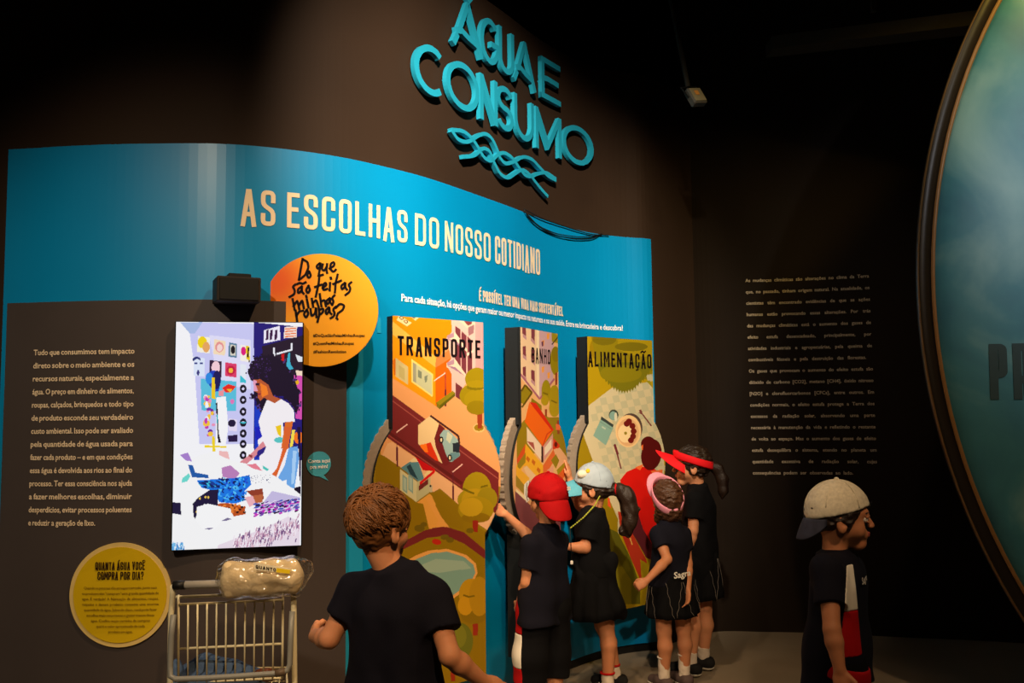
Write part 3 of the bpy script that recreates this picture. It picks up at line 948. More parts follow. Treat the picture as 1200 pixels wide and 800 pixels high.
class Panel:
    def __init__(s, name, label, tl, tr, wheel_l, wheel_r, zb, chord, dep=.088):
        a, b = at_z(*tl, PZ), at_z(*tr, PZ)
        s.x = (b - a); s.x.z = 0; s.W = s.x.length; s.x.normalize()
        s.n = Vector((s.x.y, -s.x.x, 0))
        s.o = Vector((a.x, a.y, 0))
        s.zb = zb
        l, r = s.inv(*wheel_l), s.inv(*wheel_r)
        s.R = math.hypot(s.W / 2, chord)
        s.c = (s.W / 2, 1.275)
        s.root = empty(name, (s.o + s.x * s.W / 2), label, 'exhibit', 'flap panels with turning wheels')
        s.front = 0.012
        # box behind the board, reaching back to the blue wall
        def back(k):
            p = s.o + s.x * (s.W * k)
            d = 0.03
            while d < 0.8:
                q = p - s.n * d
                if q.y > np.interp(q.x, PATH[:, 0], PATH[:, 1]) - 0.004: break
                d += 0.004
            return q
        fr = [s.o + s.x * (s.W * k) - s.n * .008 for k in (0, 1)]
        bk = [s.o + s.x * (s.W * k) - s.n * dep for k in (1, 0)]
        def part(z0, z1):
            return [Vector((p.x, p.y, z0)) for p in fr + bk], Vector((0, 0, z1 - z0))
        mb = MB()
        c0, c1 = s.c[1] + chord + .005, s.c[1] - chord - .005
        for z0, z1 in ((c0, PZ), (zb, c1)):
            pl, h = part(z0, z1); mb.prism(pl, (0, 0, 0), h)
        # back plate joining the two halves behind the wheel
        core = [s.o + s.x * (s.W * k) - s.n * d for k, d in ((.1, .074), (.9, .074), (.9, .088), (.1, .088))]
        mb.prism([Vector((p.x, p.y, c1)) for p in core], (0, 0, 0), Vector((0, 0, c0 - c1)))
        mb.build('panel_box', M_soft_black, s.root, label='black box carrying the printed board')
        # wall brackets behind the box
        for z in (.62, 1.75):
            cr_ = [s.o + s.x * (s.W * k) - s.n * .086 for k in (.42, .58)] + [back(k) for k in (.58, .42)]
            MB().prism([Vector((p.x, p.y, z)) for p in cr_], (0, 0, 0), Vector((0, 0, .12))).build('wall_bracket', M_black, s.root)
        # outline of the board: rectangle with a round bulge
        R, cx, cz = s.R, *s.c
        out = [(0, zb), (s.W, zb)]
        a0 = math.asin(chord / R)
        out += [(cx + R * math.cos(t), cz + R * math.sin(t)) for t in np.linspace(-a0, a0, 25)]
        out += [(s.W, PZ), (0, PZ)]
        out += [(cx - R * math.cos(t), cz + R * math.sin(t)) for t in np.linspace(a0, -a0, 25)]
        s.out = out
        MB().prism([s.at(x, y) for x, y in out], s.n * .008, s.n * -.006).build('printed_board', M_black, s.root)
        # scalloped turning wheel behind the board
        N = 480
        ring = []
        RW = R + .028
        for i in range(N):
            t = 2 * math.pi * i / N
            rr = RW + .0075 * abs(math.sin(t * 29)) + .001 * math.sin(t * 131)
            ring.append((cx + rr * math.cos(t), cz + rr * math.sin(t)))
        MB().prism([s.at(x, y) for x, y in ring], s.n * -.028, s.n * -.062).build('turning_wheel', M_rim, s.root, label='scalloped grey wheel')
        s.cv = Canvas(-.13, zb, s.W + .13, PZ, .0028, (150, 122, 20))
        s.cv.m = s.cv.inside(out)

    def at(s, x, z, o=0.0): return s.o + s.x * x + Vector((0, 0, z)) + s.n * o

    def inv(s, px, py):
        p = on_plane(px, py, s.o, s.n) - s.o
        return p.dot(s.x), p.z

    def crop(s, x0, y0, k):
        def P(col, *pts): s.cv.poly(col, [s.inv(x0 + x * k, y0 + y * k) for x, y in pts])
        def E(col, x, y, rx, ry, a=0):
            n = 40
            s.cv.poly(col, [s.inv(x0 + (x + rx * math.cos(t) * math.cos(a) - ry * math.sin(t) * math.sin(a)) * k,
                                  y0 + (y + rx * math.cos(t) * math.sin(a) + ry * math.sin(t) * math.cos(a)) * k) for t in np.linspace(0, 2 * math.pi, n, endpoint=False)])
        def L(col, wd, *pts):
            for (x1, y1), (x2, y2) in zip(pts[:-1], pts[1:]):
                d = math.hypot(x2 - x1, y2 - y1) + 1e-9
                nx, ny = -(y2 - y1) / d * wd / 2, (x2 - x1) / d * wd / 2
                P(col, (x1 + nx, y1 + ny), (x2 + nx, y2 + ny), (x2 - nx, y2 - ny), (x1 - nx, y1 - ny))
        return P, E, L

    def finish(s, text, xl, xr, yl, yr, ht, tk=.15):
        s.cv.build('artwork', M_print, lambda x, y: s.at(x, y, .0095), s.root)
        a, b = s.inv(xl, yl), s.inv(xr, yr)
        mb = MB()
        strokes_mesh(mb, caps_line(text, b[0] - a[0], ht, ht * tk, .55), lambda x, y: s.at(a[0] + x, (a[1] + b[1]) / 2 + y, .0115))
        mb.build('title_lettering', M_ink, s.root)


# ---- transport
T = Panel('flap_panel', 'flap panel titled TRANSPORTE with a street scene, left of the three', (459, 370), (565, 378), (444, 566), (580, 566), .29, .272, .15)
P, E, L = T.crop(430, 360, .15004)
SAND, GRASS, ROAD = (226, 158, 100), (142, 112, 8), (116, 38, 40)
P(SAND, (100, 0), (1100, 0), (1100, 1400), (100, 1400))
P((214, 136, 4), (150, 20), (670, 60), (660, 190), (600, 250), (560, 420), (180, 140))
P((240, 176, 76), (180, 100), (180, 210), (530, 475), (545, 400))
P((238, 148, 8), (180, 205), (530, 472), (530, 772), (180, 545))
P((198, 122, 62), (528, 400), (650, 320), (650, 400), (528, 475))
P((236, 96, 8), (528, 472), (656, 390), (656, 690), (545, 760), (528, 770))
P((206, 110, 20), (190, 420), (214, 395), (214, 530), (206, 535))
P((198, 184, 132), (215, 395), (312, 465), (312, 605), (215, 540)); P((182, 168, 110), (240, 450), (285, 480), (285, 570), (240, 540))
P((250, 212, 120), (338, 402), (508, 522), (504, 702), (338, 582)); P((188, 190, 152), (348, 425), (500, 530), (498, 685), (348, 575)); P((120, 130, 110), (390, 485), (420, 505), (420, 560), (390, 545)); P((120, 130, 110), (440, 540), (465, 530), (460, 580), (445, 590)); P((150, 150, 130), (348, 425), (375, 445), (375, 590), (348, 575))
P((212, 178, 172), (648, 80), (905, 90), (920, 520), (760, 600), (690, 705), (652, 680), (652, 520), (612, 450), (650, 400), (612, 242), (655, 190))
P((226, 196, 176), (700, 95), (845, 110), (845, 135), (780, 170))
P((122, 56, 62), (740, 98), (812, 104), (812, 130), (780, 145)); P((202, 150, 152), (838, 100), (920, 105), (920, 500), (838, 490))
P((150, 104, 112), (780, 160), (826, 135), (826, 200), (785, 225))
for a in ((680, 145, 722, 175, 520, 480), (730, 185, 768, 222, 548, 520), (776, 226, 812, 262, 560, 550)):
    P((112, 50, 62), (a[0], a[1]), (a[2], a[3]), (a[2], a[4]), (a[0], a[5]))
for y in (0, 210):
    P((232, 200, 180), (615, 225 + y), (680, 195 + y), (775, 330 + y), (775, 352 + y), (680, 270 + y), (615, 260 + y)); P((150, 112, 142), (620, 250 + y), (678, 255 + y), (760, 330 + y), (680, 280 + y))
P((168, 130, 150), (616, 222), (672, 196), (672, 232), (620, 250)); P((168, 130, 150), (616, 432), (672, 405), (672, 445), (620, 460))
P((235, 205, 190), (770, 360), (826, 330), (826, 348), (776, 380))
P((110, 48, 55), (685, 588), (735, 625), (722, 722), (685, 700))
P((236, 202, 150), (222, 100), (245, 62), (342, 122), (305, 150)); P((236, 202, 150), (320, 62), (340, 52), (400, 78), (372, 108))
for x, y in ((262, 84), (296, 112), (356, 72)): E((90, 60, 30), x, y, 18, 13, .4); E((236, 202, 150), x, y, 11, 7, .4)
L((96, 40, 50), 8, (604, 510), (604, 640)); L((96, 40, 50), 16, (605, 640), (605, 775)); L((240, 200, 190), 8, (515, 575), (604, 512))
P((140, 126, 20), (532, 742), (660, 652), (682, 668), (560, 765)); P((96, 90, 14), (560, 765), (682, 668), (682, 690), (560, 795)); P((120, 108, 16), (532, 742), (560, 765), (560, 795), (535, 775))
# road
P(ROAD, (150, 650), (190, 684), (1020, 1290), (1020, 1620), (720, 1412), (190, 1044), (100, 980))
L((160, 78, 70), 8, (150, 700), (1020, 1340)); L((96, 30, 30), 24, (100, 935), (735, 1375)); L((156, 74, 66), 6, (150, 990), (720, 1395))
E((150, 130, 12), 850, 560, 92, 88); E((150, 130, 12), 800, 690, 85, 85); E((158, 136, 14), 860, 720, 110, 80); E((120, 106, 10), 840, 625, 70, 22); E((158, 136, 14), 850, 600, 80, 30)
P2, E2, L2 = T.crop(430, 470, .15004)
E2((230, 186, 120), 866, 208, 46, 36); E2((150, 120, 20), 866, 206, 38, 26); P2((150, 58, 30), (852, 90), (892, 90), (890, 212), (856, 212)); E2((140, 120, 10), 850, 50, 80, 55)
P2((232, 178, 130), (150, 330), (190, 318), (720, 682), (1000, 880), (1000, 1050), (700, 850), (250, 512), (110, 425))
P2(GRASS, (60, 400), (130, 430), (262, 520), (700, 860), (1000, 1080), (1000, 2600), (60, 2600))
P2((232, 200, 148), (485, 112), (392, 186), (392, 332), (480, 415), (600, 500), (560, 400), (520, 300), (555, 180)); P2((110, 32, 36), (555, 175), (602, 214), (562, 290), (650, 472), (615, 505), (585, 495), (530, 360), (518, 290))
P2((150, 180, 180), (590, 222), (625, 222), (702, 300), (718, 425), (655, 472), (632, 470), (600, 390), (560, 262)); P2((200, 206, 180), (620, 235), (660, 270), (640, 330), (610, 300)); P2((36, 44, 56), (660, 328), (718, 318), (712, 400), (664, 396)); P2((100, 140, 150), (640, 400), (710, 400), (716, 425), (655, 470))
L2((70, 34, 36), 16, (485, 112), (705, 270), (712, 330))
for x, y in ((572, 302), (638, 440)): E2((24, 20, 24), x, y, 17, 27); E2((226, 206, 170), x, y, 8, 14)
P2((214, 52, 20), (400, 342), (455, 330), (490, 320), (552, 468), (528, 462), (440, 395)); P2((246, 120, 30), (400, 342), (455, 330), (470, 400), (440, 395))
L2((96, 34, 50), 5, (225, 240), (226, 360)); L2((96, 34, 50), 13, (226, 360), (228, 508)); L2((236, 190, 180), 9, (222, 242), (306, 180)); L2((96, 34, 50), 5, (664, 550), (664, 660)); L2((96, 34, 50), 13, (664, 660), (664, 810)); L2((236, 190, 180), 9, (660, 552), (738, 490))
P2((206, 198, 154), (248, 528), (382, 625), (376, 786), (248, 690)); P2((186, 182, 140), (382, 628), (486, 580), (486, 705), (376, 786))
P2((88, 136, 150), (256, 518), (345, 458), (392, 470), (442, 612), (388, 622)); P2((40, 66, 80), (300, 510), (330, 490), (392, 612), (330, 570)); P2((230, 206, 160), (318, 470), (360, 440), (400, 470), (340, 475))
for x in (268, 315): P2((134, 166, 160), (x, 568), (x + 38, 598), (x + 38, 722), (x, 690)); P2((170, 190, 176), (x + 8, 590), (x + 30, 606), (x + 30, 700), (x + 8, 684))
P2((196, 20, 24), (368, 432), (522, 528), (505, 556), (470, 540), (430, 540)); P2((234, 206, 150), (440, 572), (470, 540), (505, 545), (445, 590)); P2((212, 22, 24), (402, 632), (522, 530), (522, 556), (404, 654)); P2((110, 40, 40), (396, 660), (470, 605), (470, 645), (396, 700))
P2((190, 180, 150), (472, 655), (502, 655), (500, 708), (476, 708)); E2((30, 26, 26), 488, 660, 8, 8)
P2((226, 160, 70), (380, 790), (480, 720), (520, 760), (560, 1010), (480, 1010), (430, 800)); P2((140, 110, 10), (490, 720), (560, 680), (760, 850), (740, 1000), (600, 960))
E2((162, 138, 18), 850, 690, 112, 138); E2((162, 138, 18), 790, 770, 92, 80); E2((180, 146, 24), 830, 770, 100, 90); E2((150, 130, 20), 930, 760, 80, 90); L2((110, 96, 10), 16, (742, 680), (780, 702), (830, 720)); L2((110, 96, 10), 14, (880, 670), (935, 655))
P3, E3, L3 = T.crop(460, 580, .27505)
P3((228, 160, 76), (135, 10), (160, 10), (205, 95), (240, 140), (180, 140), (188, 105)); E3((160, 134, 16), 350, 60, 76, 56); E3((136, 106, 10), 350, 95, 60, 22); E3((186, 150, 26), 330, 50, 50, 40)
P3((150, 40, 24), (335, 108), (360, 106), (358, 158), (338, 154))
for x, y, r in ((110, 140, 22), (128, 124, 14), (225, 178, 16), (240, 190, 14), (325, 150, 16)): E3((110, 90, 16), x, y, r, r * .7)
P3(ROAD, (40, 196), (70, 183), (130, 150), (180, 136), (225, 134), (300, 158), (400, 242), (400, 278), (300, 206), (220, 170), (140, 182), (70, 216), (20, 240))
E3((184, 40, 24), 183, 198, 20, 12, .2); E3((110, 90, 16), 218, 178, 18, 12); E3((110, 90, 16), 240, 190, 16, 12)
P3((228, 164, 86), (20, 300), (90, 258), (150, 234), (230, 228), (310, 254), (350, 290), (357, 330), (335, 380), (240, 450), (20, 470)); P3((122, 160, 150), (20, 310), (100, 270), (160, 246), (230, 240), (300, 262), (340, 296), (348, 330), (325, 375), (230, 440), (20, 462)); P3((150, 176, 160), (60, 320), (180, 270), (300, 280), (330, 310), (200, 330))
E3((134, 106, 12), 342, 505, 58, 42); E3((186, 142, 24), 330, 420, 52, 66); E3((196, 146, 24), 305, 470, 32, 40); E3((176, 134, 22), 365, 430, 44, 84); L3((120, 96, 12), 8, (296, 424), (320, 432), (345, 428)); P3((150, 44, 24), (336, 548), (360, 545), (358, 596), (338, 596))
E3((104, 108, 30), 282, 620, 56, 78); E3((122, 122, 34), 270, 600, 40, 52); P3((150, 44, 24), (242, 735), (262, 735), (262, 790), (244, 790)); P3((150, 44, 24), (140, 590), (152, 590), (152, 640), (142, 640))
T.finish('TRANSPORTE', 464.5, 561.5, 416, 420, .094)

# ---- bath
B = Panel('flap_panel', 'narrow looking flap panel titled BANHO with an orange roofed house, middle of the three', (608, 383), (652, 391), (604, 560), (662, 543), .30, .272)
P, E, L = B.crop(585, 370, .15)
P((234, 178, 118), (0, 0), (700, 0), (700, 3000), (0, 3000))
P((236, 202, 164), (100, 60), (300, 60), (300, 650), (100, 420)); P((204, 164, 172), (295, 60), (420, 60), (410, 500), (300, 640)); P((244, 220, 184), (280, 80), (300, 80), (302, 630), (280, 600))
for y in (80, 240, 400):
    P((128, 60, 72), (172, y), (196, y - 5), (198, y + 80), (172, y + 60)); P((128, 60, 72), (238, y + 20), (266, y + 30), (266, y + 120), (238, y + 90)); P((190, 140, 150), (172, y + 62), (200, y + 82), (200, y + 110), (172, y + 85)); P((190, 140, 150), (236, y + 92), (268, y + 122), (268, y + 150), (236, y + 115))
P((128, 60, 72), (168, 0), (196, 10), (196, 150), (168, 135)); P((128, 60, 72), (238, 0), (262, 0), (262, 130), (238, 110))
for x, y in ((370, 160), (330, 420), (375, 465), (330, 215)): P((240, 160, 70), (x - 10, y - 20), (x + 12, y - 26), (x + 8, y + 20), (x - 8, y + 26))
P((110, 60, 90), (318, 205), (334, 195), (334, 235), (322, 240)); L((170, 96, 120), 14, (150, 450), (305, 650), (420, 490))
P((160, 140, 20), (398, 130), (460, 150), (460, 220), (400, 200)); L((60, 50, 30), 8, (400, 225), (460, 150)); E((152, 134, 14), 425, 350, 38, 110); E((140, 120, 12), 430, 300, 30, 60); P((150, 60, 30), (425, 445), (442, 445), (442, 540), (427, 540))
P((150, 130, 20), (155, 600), (195, 545), (240, 590), (190, 690), (155, 680)); L((100, 80, 10), 14, (160, 590), (190, 540), (245, 600), (165, 715)); P((140, 120, 14), (240, 640), (320, 700), (320, 740), (235, 690))
E((160, 140, 16), 355, 590, 36, 90); E((178, 150, 20), 345, 660, 30, 40); E((170, 146, 18), 420, 640, 42, 100); E((176, 150, 20), 420, 720, 42, 70); L((120, 100, 10), 12, (330, 600), (370, 615)); L((120, 100, 10), 12, (395, 660), (440, 680)); P((150, 60, 30), (345, 730), (362, 730), (362, 820), (345, 820))
P2, E2, L2 = B.crop(585, 470, .1875)
P2((152, 126, 18), (100, 170), (200, 60), (300, 100), (480, 100), (480, 430), (340, 260), (100, 380))
P2((238, 104, 20), (178, 8), (330, 178), (262, 282), (150, 128)); P2((214, 40, 16), (178, 4), (222, 12), (332, 178), (318, 182)); L2((214, 60, 16), 8, (262, 282), (290, 205), (330, 178))
P2((240, 214, 190), (162, 160), (165, 262), (262, 380), (262, 285)); P2((214, 150, 140), (262, 285), (326, 200), (330, 290), (262, 385)); P2((240, 222, 200), (275, 290), (318, 235), (318, 290), (275, 340)); P2((170, 80, 70), (165, 250), (205, 258), (215, 310)); P2((60, 30, 30), (254, 280), (266, 285), (266, 385), (254, 380))
P2((216, 60, 26), (330, 230), (372, 275), (350, 320), (325, 300)); E2((110, 20, 10), 345, 270, 10, 16); P2((150, 60, 40), (352, 120), (368, 120), (368, 205), (354, 205)); P2((236, 110, 60), (345, 140), (378, 150), (370, 180), (345, 180))
P2((214, 80, 30), (100, 360), (155, 265), (155, 330), (105, 420)); P2((240, 176, 36), (155, 265), (265, 400), (265, 450), (215, 470), (145, 400), (100, 480), (100, 400), (150, 330)); P2((152, 130, 16), (105, 390), (155, 320), (155, 380), (105, 440))
for x, y in ((200, 360), (232, 410), (165, 340)): P2((206, 104, 14), (x, y), (x + 18, y + 20), (x + 10, y + 42), (x - 8, y + 20))
P2((236, 196, 150), (145, 420), (160, 400), (225, 470), (180, 500)); P2((240, 176, 36), (95, 400), (180, 480), (150, 580), (95, 500)); P2((244, 224, 180), (95, 545), (160, 600), (150, 620), (95, 570)); P2((160, 130, 16), (95, 460), (160, 540), (155, 590), (95, 530))
P2((226, 106, 50), (265, 400), (330, 300), (345, 350), (300, 430), (290, 470), (265, 450)); P2((236, 176, 130), (330, 300), (370, 290), (415, 350), (420, 420), (360, 400)); P2((150, 126, 20), (315, 370), (345, 330), (366, 370), (345, 420)); P2((232, 160, 130), (290, 430), (330, 400), (330, 470), (290, 480)); P2((222, 100, 40), (350, 460), (415, 380), (410, 450), (380, 500)); P2((160, 140, 20), (350, 430), (400, 380), (400, 410), (360, 460))
P2((132, 70, 76), (90, 560), (240, 700), (420, 480), (460, 900), (90, 900)); P2((240, 232, 220), (146, 520), (170, 495), (190, 500), (170, 560), (178, 620), (160, 632), (145, 580)); L2((120, 100, 90), 5, (165, 510), (158, 580), (168, 620)); L2((150, 90, 90), 6, (182, 500), (170, 560))
P3, E3, L3 = B.crop(560, 530, .3375)
P3(GRASS, (80, 330), (300, 330), (300, 900), (80, 900)); P3((122, 160, 150), (120, 420), (200, 400), (240, 440), (200, 520), (120, 520)); E3((104, 108, 30), 200, 620, 40, 60)
B.finish('BANHO', 621, 643, 424, 427, .085, .135)

# ---- food
A = Panel('flap_panel', 'flap panel titled ALIMENTAÇÃO with a plate and a figure in red', (687, 394), (763, 399), (676, 546), (775, 532), .37, .272)
P, E, L = A.crop(665, 380, .17493)
P((176, 146, 14), (0, 0), (800, 0), (800, 2600), (0, 2600)); E((150, 122, 10), 330, 160, 190, 130); P((140, 124, 14), (150, 80), (560, 95), (560, 380), (520, 370), (190, 260)); P((160, 138, 16), (330, 100), (560, 100), (560, 220), (440, 210), (330, 170)); E((116, 104, 14), 240, 100, 80, 40); E((116, 104, 14), 420, 150, 110, 30)
gp = [(190, 260)] + [(x, 300 + 150 * math.sin((x - 190) / 365 * math.pi) + (14 if i % 2 else -8)) for i, x in enumerate(range(205, 560, 9))] + [(560, 360), (560, 250)]
CL = (204, 190, 152)
P(CL, (100, 570), (290, 425), (540, 385), (560, 420), (640, 620), (640, 1400), (300, 1400), (100, 800))
for i in range(14):
    for j in range(14):
        if (i + j) % 2 == 0:
            u0, v0 = 100 + i * 42 + j * 12, 420 + j * 46 - i * 8
            if v0 > 560 - (u0 - 100) * .65 and u0 < 640: P((186, 180, 146), (u0, v0), (u0 + 42, v0 - 8), (u0 + 54, v0 + 38), (u0 + 12, v0 + 46))
P((118, 112, 18), *gp); E((134, 122, 16), 350, 330, 140, 60)
P((150, 140, 30), (520, 380), (545, 375), (560, 420))
P((152, 126, 14), (40, 900), (100, 740), (180, 960), (330, 1300), (330, 2000), (40, 2000))
E((60, 70, 60), 302, 606, 32, 36); E((128, 164, 154), 298, 612, 24, 30); E((210, 206, 180), 316, 620, 10, 30)
P((56, 66, 64), (220, 615), (302, 672), (292, 700), (214, 640)); P((130, 166, 152), (216, 636), (300, 692), (250, 810), (165, 745)); L((110, 140, 130), 4, (210, 650), (285, 700)); P((180, 196, 176), (224, 680), (250, 695), (246, 705), (222, 690))
E((84, 66, 60), 415, 695, 80, 100); E((236, 196, 140), 400, 715, 86, 108); E((222, 172, 122), 398, 722, 72, 92); E((240, 210, 158), 382, 730, 52, 62)
for x, y in ((390, 665), (405, 650), (428, 680), (436, 715), (432, 750), (418, 775)): E((110, 24, 20), x, y, 20, 20)
E((150, 130, 30), 382, 728, 10, 10); L((120, 60, 60), 9, (475, 575), (555, 680)); L((120, 60, 60), 5, (470, 590), (490, 600)); L((120, 60, 60), 16, (478, 572), (488, 592))
P2, E2, L2 = A.crop(665, 480, .17493)
L2((110, 40, 50), 9, (308, 228), (352, 395)); L2((110, 40, 50), 16, (308, 232), (330, 300))
P2((214, 24, 16), (345, 470), (390, 415), (470, 380), (560, 385), (640, 440), (660, 800), (560, 1000), (430, 690), (390, 690)); P2((238, 110, 50), (445, 385), (505, 362), (480, 405)); P2((238, 110, 50), (550, 410), (630, 400), (628, 440), (570, 440))
E2((84, 14, 14), 555, 300, 68, 105, .15); E2((84, 14, 14), 535, 230, 50, 52); P2((238, 110, 50), (488, 240), (500, 230), (498, 270), (490, 270))
P2((90, 30, 36), (410, 690), (460, 672), (500, 800), (560, 900), (640, 960), (640, 1040), (520, 990), (430, 830)); P2((180, 52, 30), (330, 680), (410, 690), (430, 830), (520, 1000), (560, 1180), (500, 1180), (420, 1000), (350, 820))
P2((220, 160, 80), (360, 700), (372, 700), (400, 800), (392, 810)); P2((220, 160, 80), (396, 830), (406, 825), (430, 900), (424, 905)); P2((226, 80, 40), (262, 590), (275, 590), (285, 660), (262, 640))
P2((96, 92, 20), (200, 760), (330, 820), (420, 1000), (480, 1180), (480, 1300), (200, 1300)); P2((170, 140, 16), (480, 1000), (560, 1050), (600, 1300), (500, 1300)); P2((120, 110, 20), (100, 1000), (300, 960), (420, 1140), (420, 1300), (100, 1300))
A.finish('ALIMENTAÇÃO', 687.6, 762, 429.5, 431, .094)

# ------------------------------------------------------------------ raised lettering on the dark wall
sc_ = lambda x, y: (470 + x * .3, y * .3)
us0 = uv(*sc_(50, 280))
sign = empty('raised_lettering', wall(us0[0], 3.2, -.03), 'raised cyan ÁGUA E CONSUMO lettering with a braided wave emblem on the dark wall', 'sign')
ST = 0.035


def arc(cx, cy, rx, ry, a0, a1, n=36):
    return [(cx + rx * math.cos(math.radians(a)), cy + ry * math.sin(math.radians(a))) for a in np.linspace(a0, a1, n)]


def raised(name, strokes, u0, h0, cuts=(), t=ST):
    """strokes: list of (points, closed); extruded from the wall"""
    mb = MB()
    lo, hi = -0.022, 0.006
    for pts, cl in strokes:
        Lp, Rp = ribbon(pts, t, cl, False)
        n = len(Lp)
        v = []
        for o in (hi, lo):
            v += [wall(u0 + p[0], h0 + p[1], o) for p in Lp] + [wall(u0 + p[0], h0 + p[1], o) for p in Rp]
        m = n if cl else n - 1
        f = []
        for i in range(m):
            j = (i + 1) % n
            f += [(i, n + i, n + j, j), (2 * n + i, 2 * n + j, 3 * n + j, 3 * n + i), (i, j, 2 * n + j, 2 * n + i), (n + i, 3 * n + i, 3 * n + j, n + j)]
        if not cl:
            f += [(0, 2 * n, 3 * n, n), (n - 1, 2 * n - 1, 4 * n - 1, 3 * n - 1)]
        mb.add(v, f)
    # stand-off pins to the wall
    p0 = strokes[0][0][len(strokes[0][0]) // 2]
    mb.tube([wall(u0 + p0[0], h0 + p0[1], -.036), wall(u0 + p0[0], h0 + p0[1], lo)], .006, 6)
    return mb.build(name, M_cyan, sign)


def letter(ch, wd, ht):
    h2 = ST / 2
    W, H = wd - ST, ht - ST
    if ch in 'AÁ':
        s = [([(0, 0), (wd * .14, ht * .24)], 0), ([(wd * .155, ht * .34), (wd * .5, ht), (wd, 0)], 0)]
        s[1] = ([(wd * .2, ht * .36), (wd * .5 - .002, ht * .97), (wd * .5 + .002, ht * .97), (wd - h2 * .4, 0)], 0)
        s.append(([(wd * .08, ht * .30), (wd * .28, ht * .36), (wd * .5, ht * .29), (wd * .8, ht * .24)], 0))
        if ch == 'Á': s.append(([(wd * .5, ht * 1.06), (wd * .62, ht * 1.2)], 0))
        return s
    if ch == 'O': return [(arc(wd / 2, ht / 2, W / 2, H / 2, 0, 352, 44), 1)]
    if ch == 'C': return [(arc(wd * .56, ht / 2, wd * .56 - h2, H / 2, 52, 308, 40), 0)]
    if ch == 'G': return [(arc(wd * .54, ht / 2, wd * .54 - h2, H / 2, 48, 352, 40) + [(wd * .98, ht * .44), (wd * .98, ht * .46), (wd * .6, ht * .46)], 0)]
    if ch == 'N': return [([(h2, 0), (h2, ht)], 0), ([(h2, ht * .97), (wd - h2, ht * .03)], 0), ([(wd - h2, 0), (wd - h2, ht)], 0)]
    if ch == 'U': return [([(h2, ht)] + arc(wd / 2, h2 + W / 2, W / 2, W / 2, 180, 360, 20) + [(wd - h2, ht)], 0)]
    if ch == 'M': return [([(h2, 0), (h2, ht)], 0), ([(h2, ht * .96), (wd / 2, ht * .2), (wd - h2, ht * .96)], 0), ([(wd - h2, 0), (wd - h2, ht)], 0)]
    if ch == 'S':
        r = H / 4
        return [(arc(wd / 2, ht - h2 - r, W / 2, r, 25, 270, 22) + arc(wd / 2, h2 + r, W / 2, r, 90, -155, 22)[1:], 0)]
    if ch == 'E':
        return [([(h2, 0), (h2, ht * .42)], 0), ([(h2, ht * .54), (h2, ht)], 0), ([(0, ht - h2), (wd, ht - h2)], 0), ([(0, h2), (wd, h2)], 0),
                ([(0, ht * .47), (wd * .3, ht * .52), (wd * .9, ht * .5)], 0)]


h1 = (uv(*sc_(300, 222))[1] + uv(*sc_(620, 420))[1]) / 2
h2_ = (uv(*sc_(110, 382))[1] + uv(*sc_(690, 636))[1]) / 2
for ch, xa, ya, xb, yb in (('Á', 203, 178, 315, 222), ('G', 308, 270, 378, 270), ('U', 380, 300, 440, 320), ('A', 440, 340, 524, 378), ('E', 548, 400, 622, 420)):
    u0, u1 = uv(*sc_(xa, ya))[0], uv(*sc_(xb, yb))[0]
    raised('letter', letter(ch, u1 - u0, .272), u0, h1)
for ch, xa, xb, y in (('C', 48, 166, 280), ('O', 174, 302, 330), ('N', 306, 374, 390), ('S', 372, 436, 440), ('U', 440, 516, 480), ('M', 524, 624, 520), ('O', 630, 750, 560)):
    u0, u1 = uv(*sc_(xa, y))[0], uv(*sc_(xb, y))[0]
    raised('letter', letter(ch, u1 - u0, .268), u0, h2_)


def wpath(pts):
    return [(a - us0[0], b) for a, b in (uv(*sc_(x, y)) for x, y in fillet(pts, 60))]


WA = [(195, 510), (222, 550), (262, 557), (296, 530), (328, 520), (352, 540), (372, 580), (385, 620), (405, 642), (440, 632), (472, 610), (508, 620), (540, 655), (572, 690), (604, 705)]
WB = [(195, 508), (240, 510), (275, 540), (300, 578), (322, 618), (350, 632), (378, 600), (402, 596), (432, 615), (455, 650), (480, 685), (505, 692), (530, 678), (565, 672), (604, 700)]
WC = [(240, 612), (285, 610), (318, 576), (345, 590), (358, 630), (385, 682), (415, 698), (445, 676), (470, 660), (500, 680), (525, 715), (550, 745), (572, 768)]
raised('wave_emblem', [(wpath(q), 0) for q in (WA, WB, WC)], us0[0], 0.0, t=.022)

# ------------------------------------------------------------------ text column on the right wall
RT = ['As mudanças climáticas são alterações no clima da Terra', 'que, no passado, tinham origem natural. Na atualidade, os', 'cientistas têm encontrado evidências de que as ações',
      'humanas estão provocando essas alterações. Por trás', 'das mudanças climáticas está o aumento dos gases de', 'efeito estufa desencadeado, principalmente, por', 'atividades industriais e agropecuárias, pela queima de',
      'combustíveis fósseis e pela destruição das florestas.', 'Os gases que provocam o aumento do efeito estufa são', 'dióxido de carbono [CO2], metano [CH4], óxido nitroso', '[N2O] e clorofluorcarbonos [CFCs], entre outros. Em',
      'condições normais, o efeito estufa protege a Terra dos', 'excessos da radiação solar, absorvendo uma parte', 'necessária à manutenção da vida e refletindo o restante', 'de volta ao espaço. Mas o aumento dos gases de efeito',
      'estufa desequilibra o sistema, etendo no planeta um', 'quantidade excessiva de radiação solar, cujas', 'consequências podem ser observadas ao lado.']
rt = MB()
for i, t in enumerate(RT):
    k = i / 17
    ya = 329.5 + (557 - 329.5) * k
    a, b = uv(874 + 9 * k, ya), uv(1019 + 10 * k, ya - 5 + 3.5 * k)
    wd = b[0] - a[0]
    if i == 7: wd *= .95
    if i == 17: wd *= .81
    hh = CAMH + (uv(874 + 9 * k, ya)[1] + b[1]) / 2 - CAMH
    small_line(rt, t, 0.035, wd, wp(a[0], hh, -.031), bold=0.014)
o = rt.build('wall_text', M_cream_dim)
